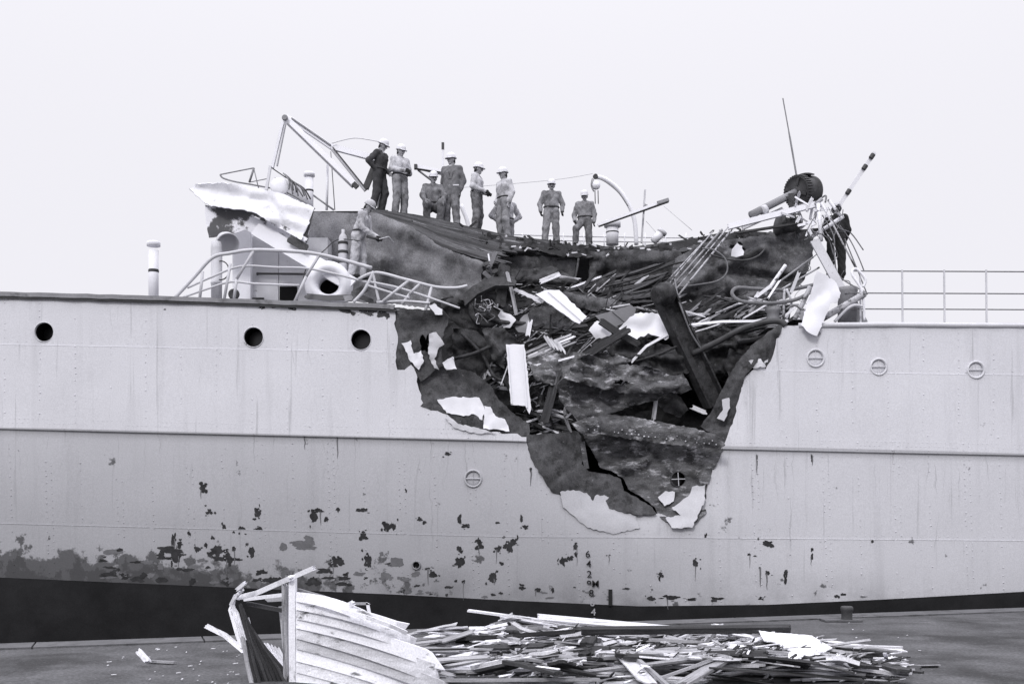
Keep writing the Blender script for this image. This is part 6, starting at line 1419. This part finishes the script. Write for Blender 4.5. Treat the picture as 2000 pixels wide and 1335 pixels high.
for i in range(46):                                   # the boat's smashed planking fanned out to the right of it
    px = rg.uniform(790, 915); py = rg.uniform(1262, 1335); cx, cy = qd(px, py)
    ln_ = rg.uniform(0.3, 0.95); w_ = rg.uniform(0.03, 0.10); m_ = rg.choices(['white_wood', 'grey_wood', 'dark_wood'], (5, 3, 1))[0]
    lb_ = ('long ' if ln_ > 0.7 else 'short ' if ln_ < 0.45 else '') + ('narrow ' if w_ < 0.05 else 'broad ' if w_ > 0.08 else '') + {'white_wood': 'white', 'grey_wood': 'grey', 'dark_wood': 'charred'}[m_] + ' slat ' + ('against the boat side' if px < 830 else 'at the boat\'s broken plank ends' if px < 872 else 'between the boat and the timber pile') + (', far row' if py < 1285 else ', near row' if py > 1312 else '')
    drop_plank('boat_splinter', lb_, 'slat', 'splintered slats at the broken end of the boat', cx, cy, ln_, R(rg.gauss(28, 28)), w_, 0.018, m_, rg, 0.0, 0.30)
for px, py, ln, ang, w, m, lb in [(848, 1256, 0.75, -6, 0.09, 'grey_wood', 'grey plank end sticking out above the smashed slats'), (830, 1268, 0.7, -14, 0.10, 'white_wood', 'pale plank lying over the smashed slats beside the boat'),
                                  (1660, 1268, 1.3, -20, 0.05, 'white_wood', 'thin white batten lying alone right of the canvas sheet'), (1640, 1292, 1.4, -16, 0.06, 'white_wood', 'white batten sticking out from the right end of the pile'),
                                  (1680, 1300, 0.9, -24, 0.05, 'white_wood', 'thin pale batten at the far right edge of the pile'), (315, 1294, 0.36, -18, 0.07, 'grey_wood', 'small grey batten lying alone at the lower left'),
                                  (1600, 1300, 1.0, -14, 0.12, 'white_wood', 'white board half under the canvas sheet at right')]:
    cx, cy = qd(px, py); drop_plank('plank', lb, 'plank', None, cx, cy, ln, R(ang), w, 0.025, m, rg, 0.0, 0.45)
# ladder-like grating, curved frame
gr = tag(empty('boat_grating', W(960, 1240, -6.9)), 'small slatted grating from the boat lying at the left end of the pile', 'grating')
gp = [W(918, 1226, -6.6), W(990, 1218, -6.6), W(938, 1258, -7.3), W(984, 1256, -7.3)]
for k in range(5):
    t = k / 4; a = gp[0].lerp(gp[2], t); b = gp[1].lerp(gp[3], t); v, f = plank([a, (a + b) / 2 + Vector((0, 0, -0.03)), b], 0.05, 0.02, (0, -.7, .7), 0.02, rg); make('slat', v, f, 'white_wood', gr)
for k in range(3):
    t = 0.1 + 0.4 * k; a = gp[0].lerp(gp[1], t); b = gp[2].lerp(gp[3], t); v, f = plank([a + Vector((0, .03, -.02)), b + Vector((0, .03, -.02))], 0.04, 0.02, (0, -.7, .7), 0.01, rg); make('bearer', v, f, 'grey_wood', gr)
board_px('boat_timber', 'curved grey boat timber arching over the left of the pile', 'timber', [(1000, 1216, -7), (1018, 1228, -7.1), (1048, 1238, -7.2), (1090, 1242, -7.2), (1120, 1244, -7.2)], 8, 'grey_wood', 0.05, 0.03, (0, -.6, .7))
# canvas / metal sheet at the right of the pile
cv_ol = [(1482, 1230), (1500, 1233), (1540, 1236), (1586, 1240), (1610, 1255), (1626, 1264), (1602, 1276), (1578, 1296), (1540, 1286), (1536, 1262), (1510, 1252), (1492, 1250)]
o = sheet('canvas_sheet', cv_ol, lambda x, y: F * (HC - 0.33 + 0.10 * (y - 1230) / 66.0) / (y - HY) - D + 0.10 * nz(x, y, 30, 2), 'white_sheet', None, 9, 0.012, (), 0.8, 6)
tag(o, 'pale stiff canvas sheet draped on the right end of the timber pile', 'sheet')
# chips and specks of wood on the paving
sv = []
for i in range(240):
    px = rg.uniform(200, 1800); py = rg.uniform(quay_edge(px) + 16, 1334); p = ground(px, py, 0.008)
    l = 0.012 + 0.07 * rg.random() ** 3; a = rg.uniform(-1.6, 1.6)
    sv.append(plank([p, p + Vector((math.cos(a) * l, math.sin(a) * l, 0.004))], rg.uniform(0.008, 0.02), 0.006, (0, 0, 1), 0.006, rg))
tag(make('wood_litter', *join(*sv), 'white_wood'), 'small pale wood chips scattered over the quay paving', 'litter', None, 'stuff')
# fallen planks left of the boat, pale post at the left edge
board_px('plank', 'white plank leaning against the boat on its left side', 'plank', [(404, 1222, -8.3), (440, 1240, -8.6), (478, 1272, -9.0)], 10, 'white_wood', 0.03, 0.03)
board_px('plank', 'white broken block lying on the quay at the lower left', 'plank', [(272, 1272, -9.5), (290, 1292, -9.6)], 11, 'white_wood', 0.06, 0.02)
# mooring bollard on the quay
qb = tag(empty('quay_bollard', ground(1654, 1212)), 'low grey iron bollard on the quay edge at right', 'bollard')
c = ground(1654, 1212); kq = F * HC / (1212 - HY) / F
make('post', *lathe(c, (0, 0, 1), [(11.5 * kq, 0), (10.5 * kq, 0.04), (10.5 * kq, 19 * kq), (12 * kq, 21 * kq), (12 * kq, 27 * kq), (10 * kq, 29 * kq), (0, 29.5 * kq)], 24), 'dark_metal', qb, True)
make('base_plate', *boxv(c + Vector((-0.10, 0, 0.015)), 0.62, 0.36, 0.03), 'coping', qb)
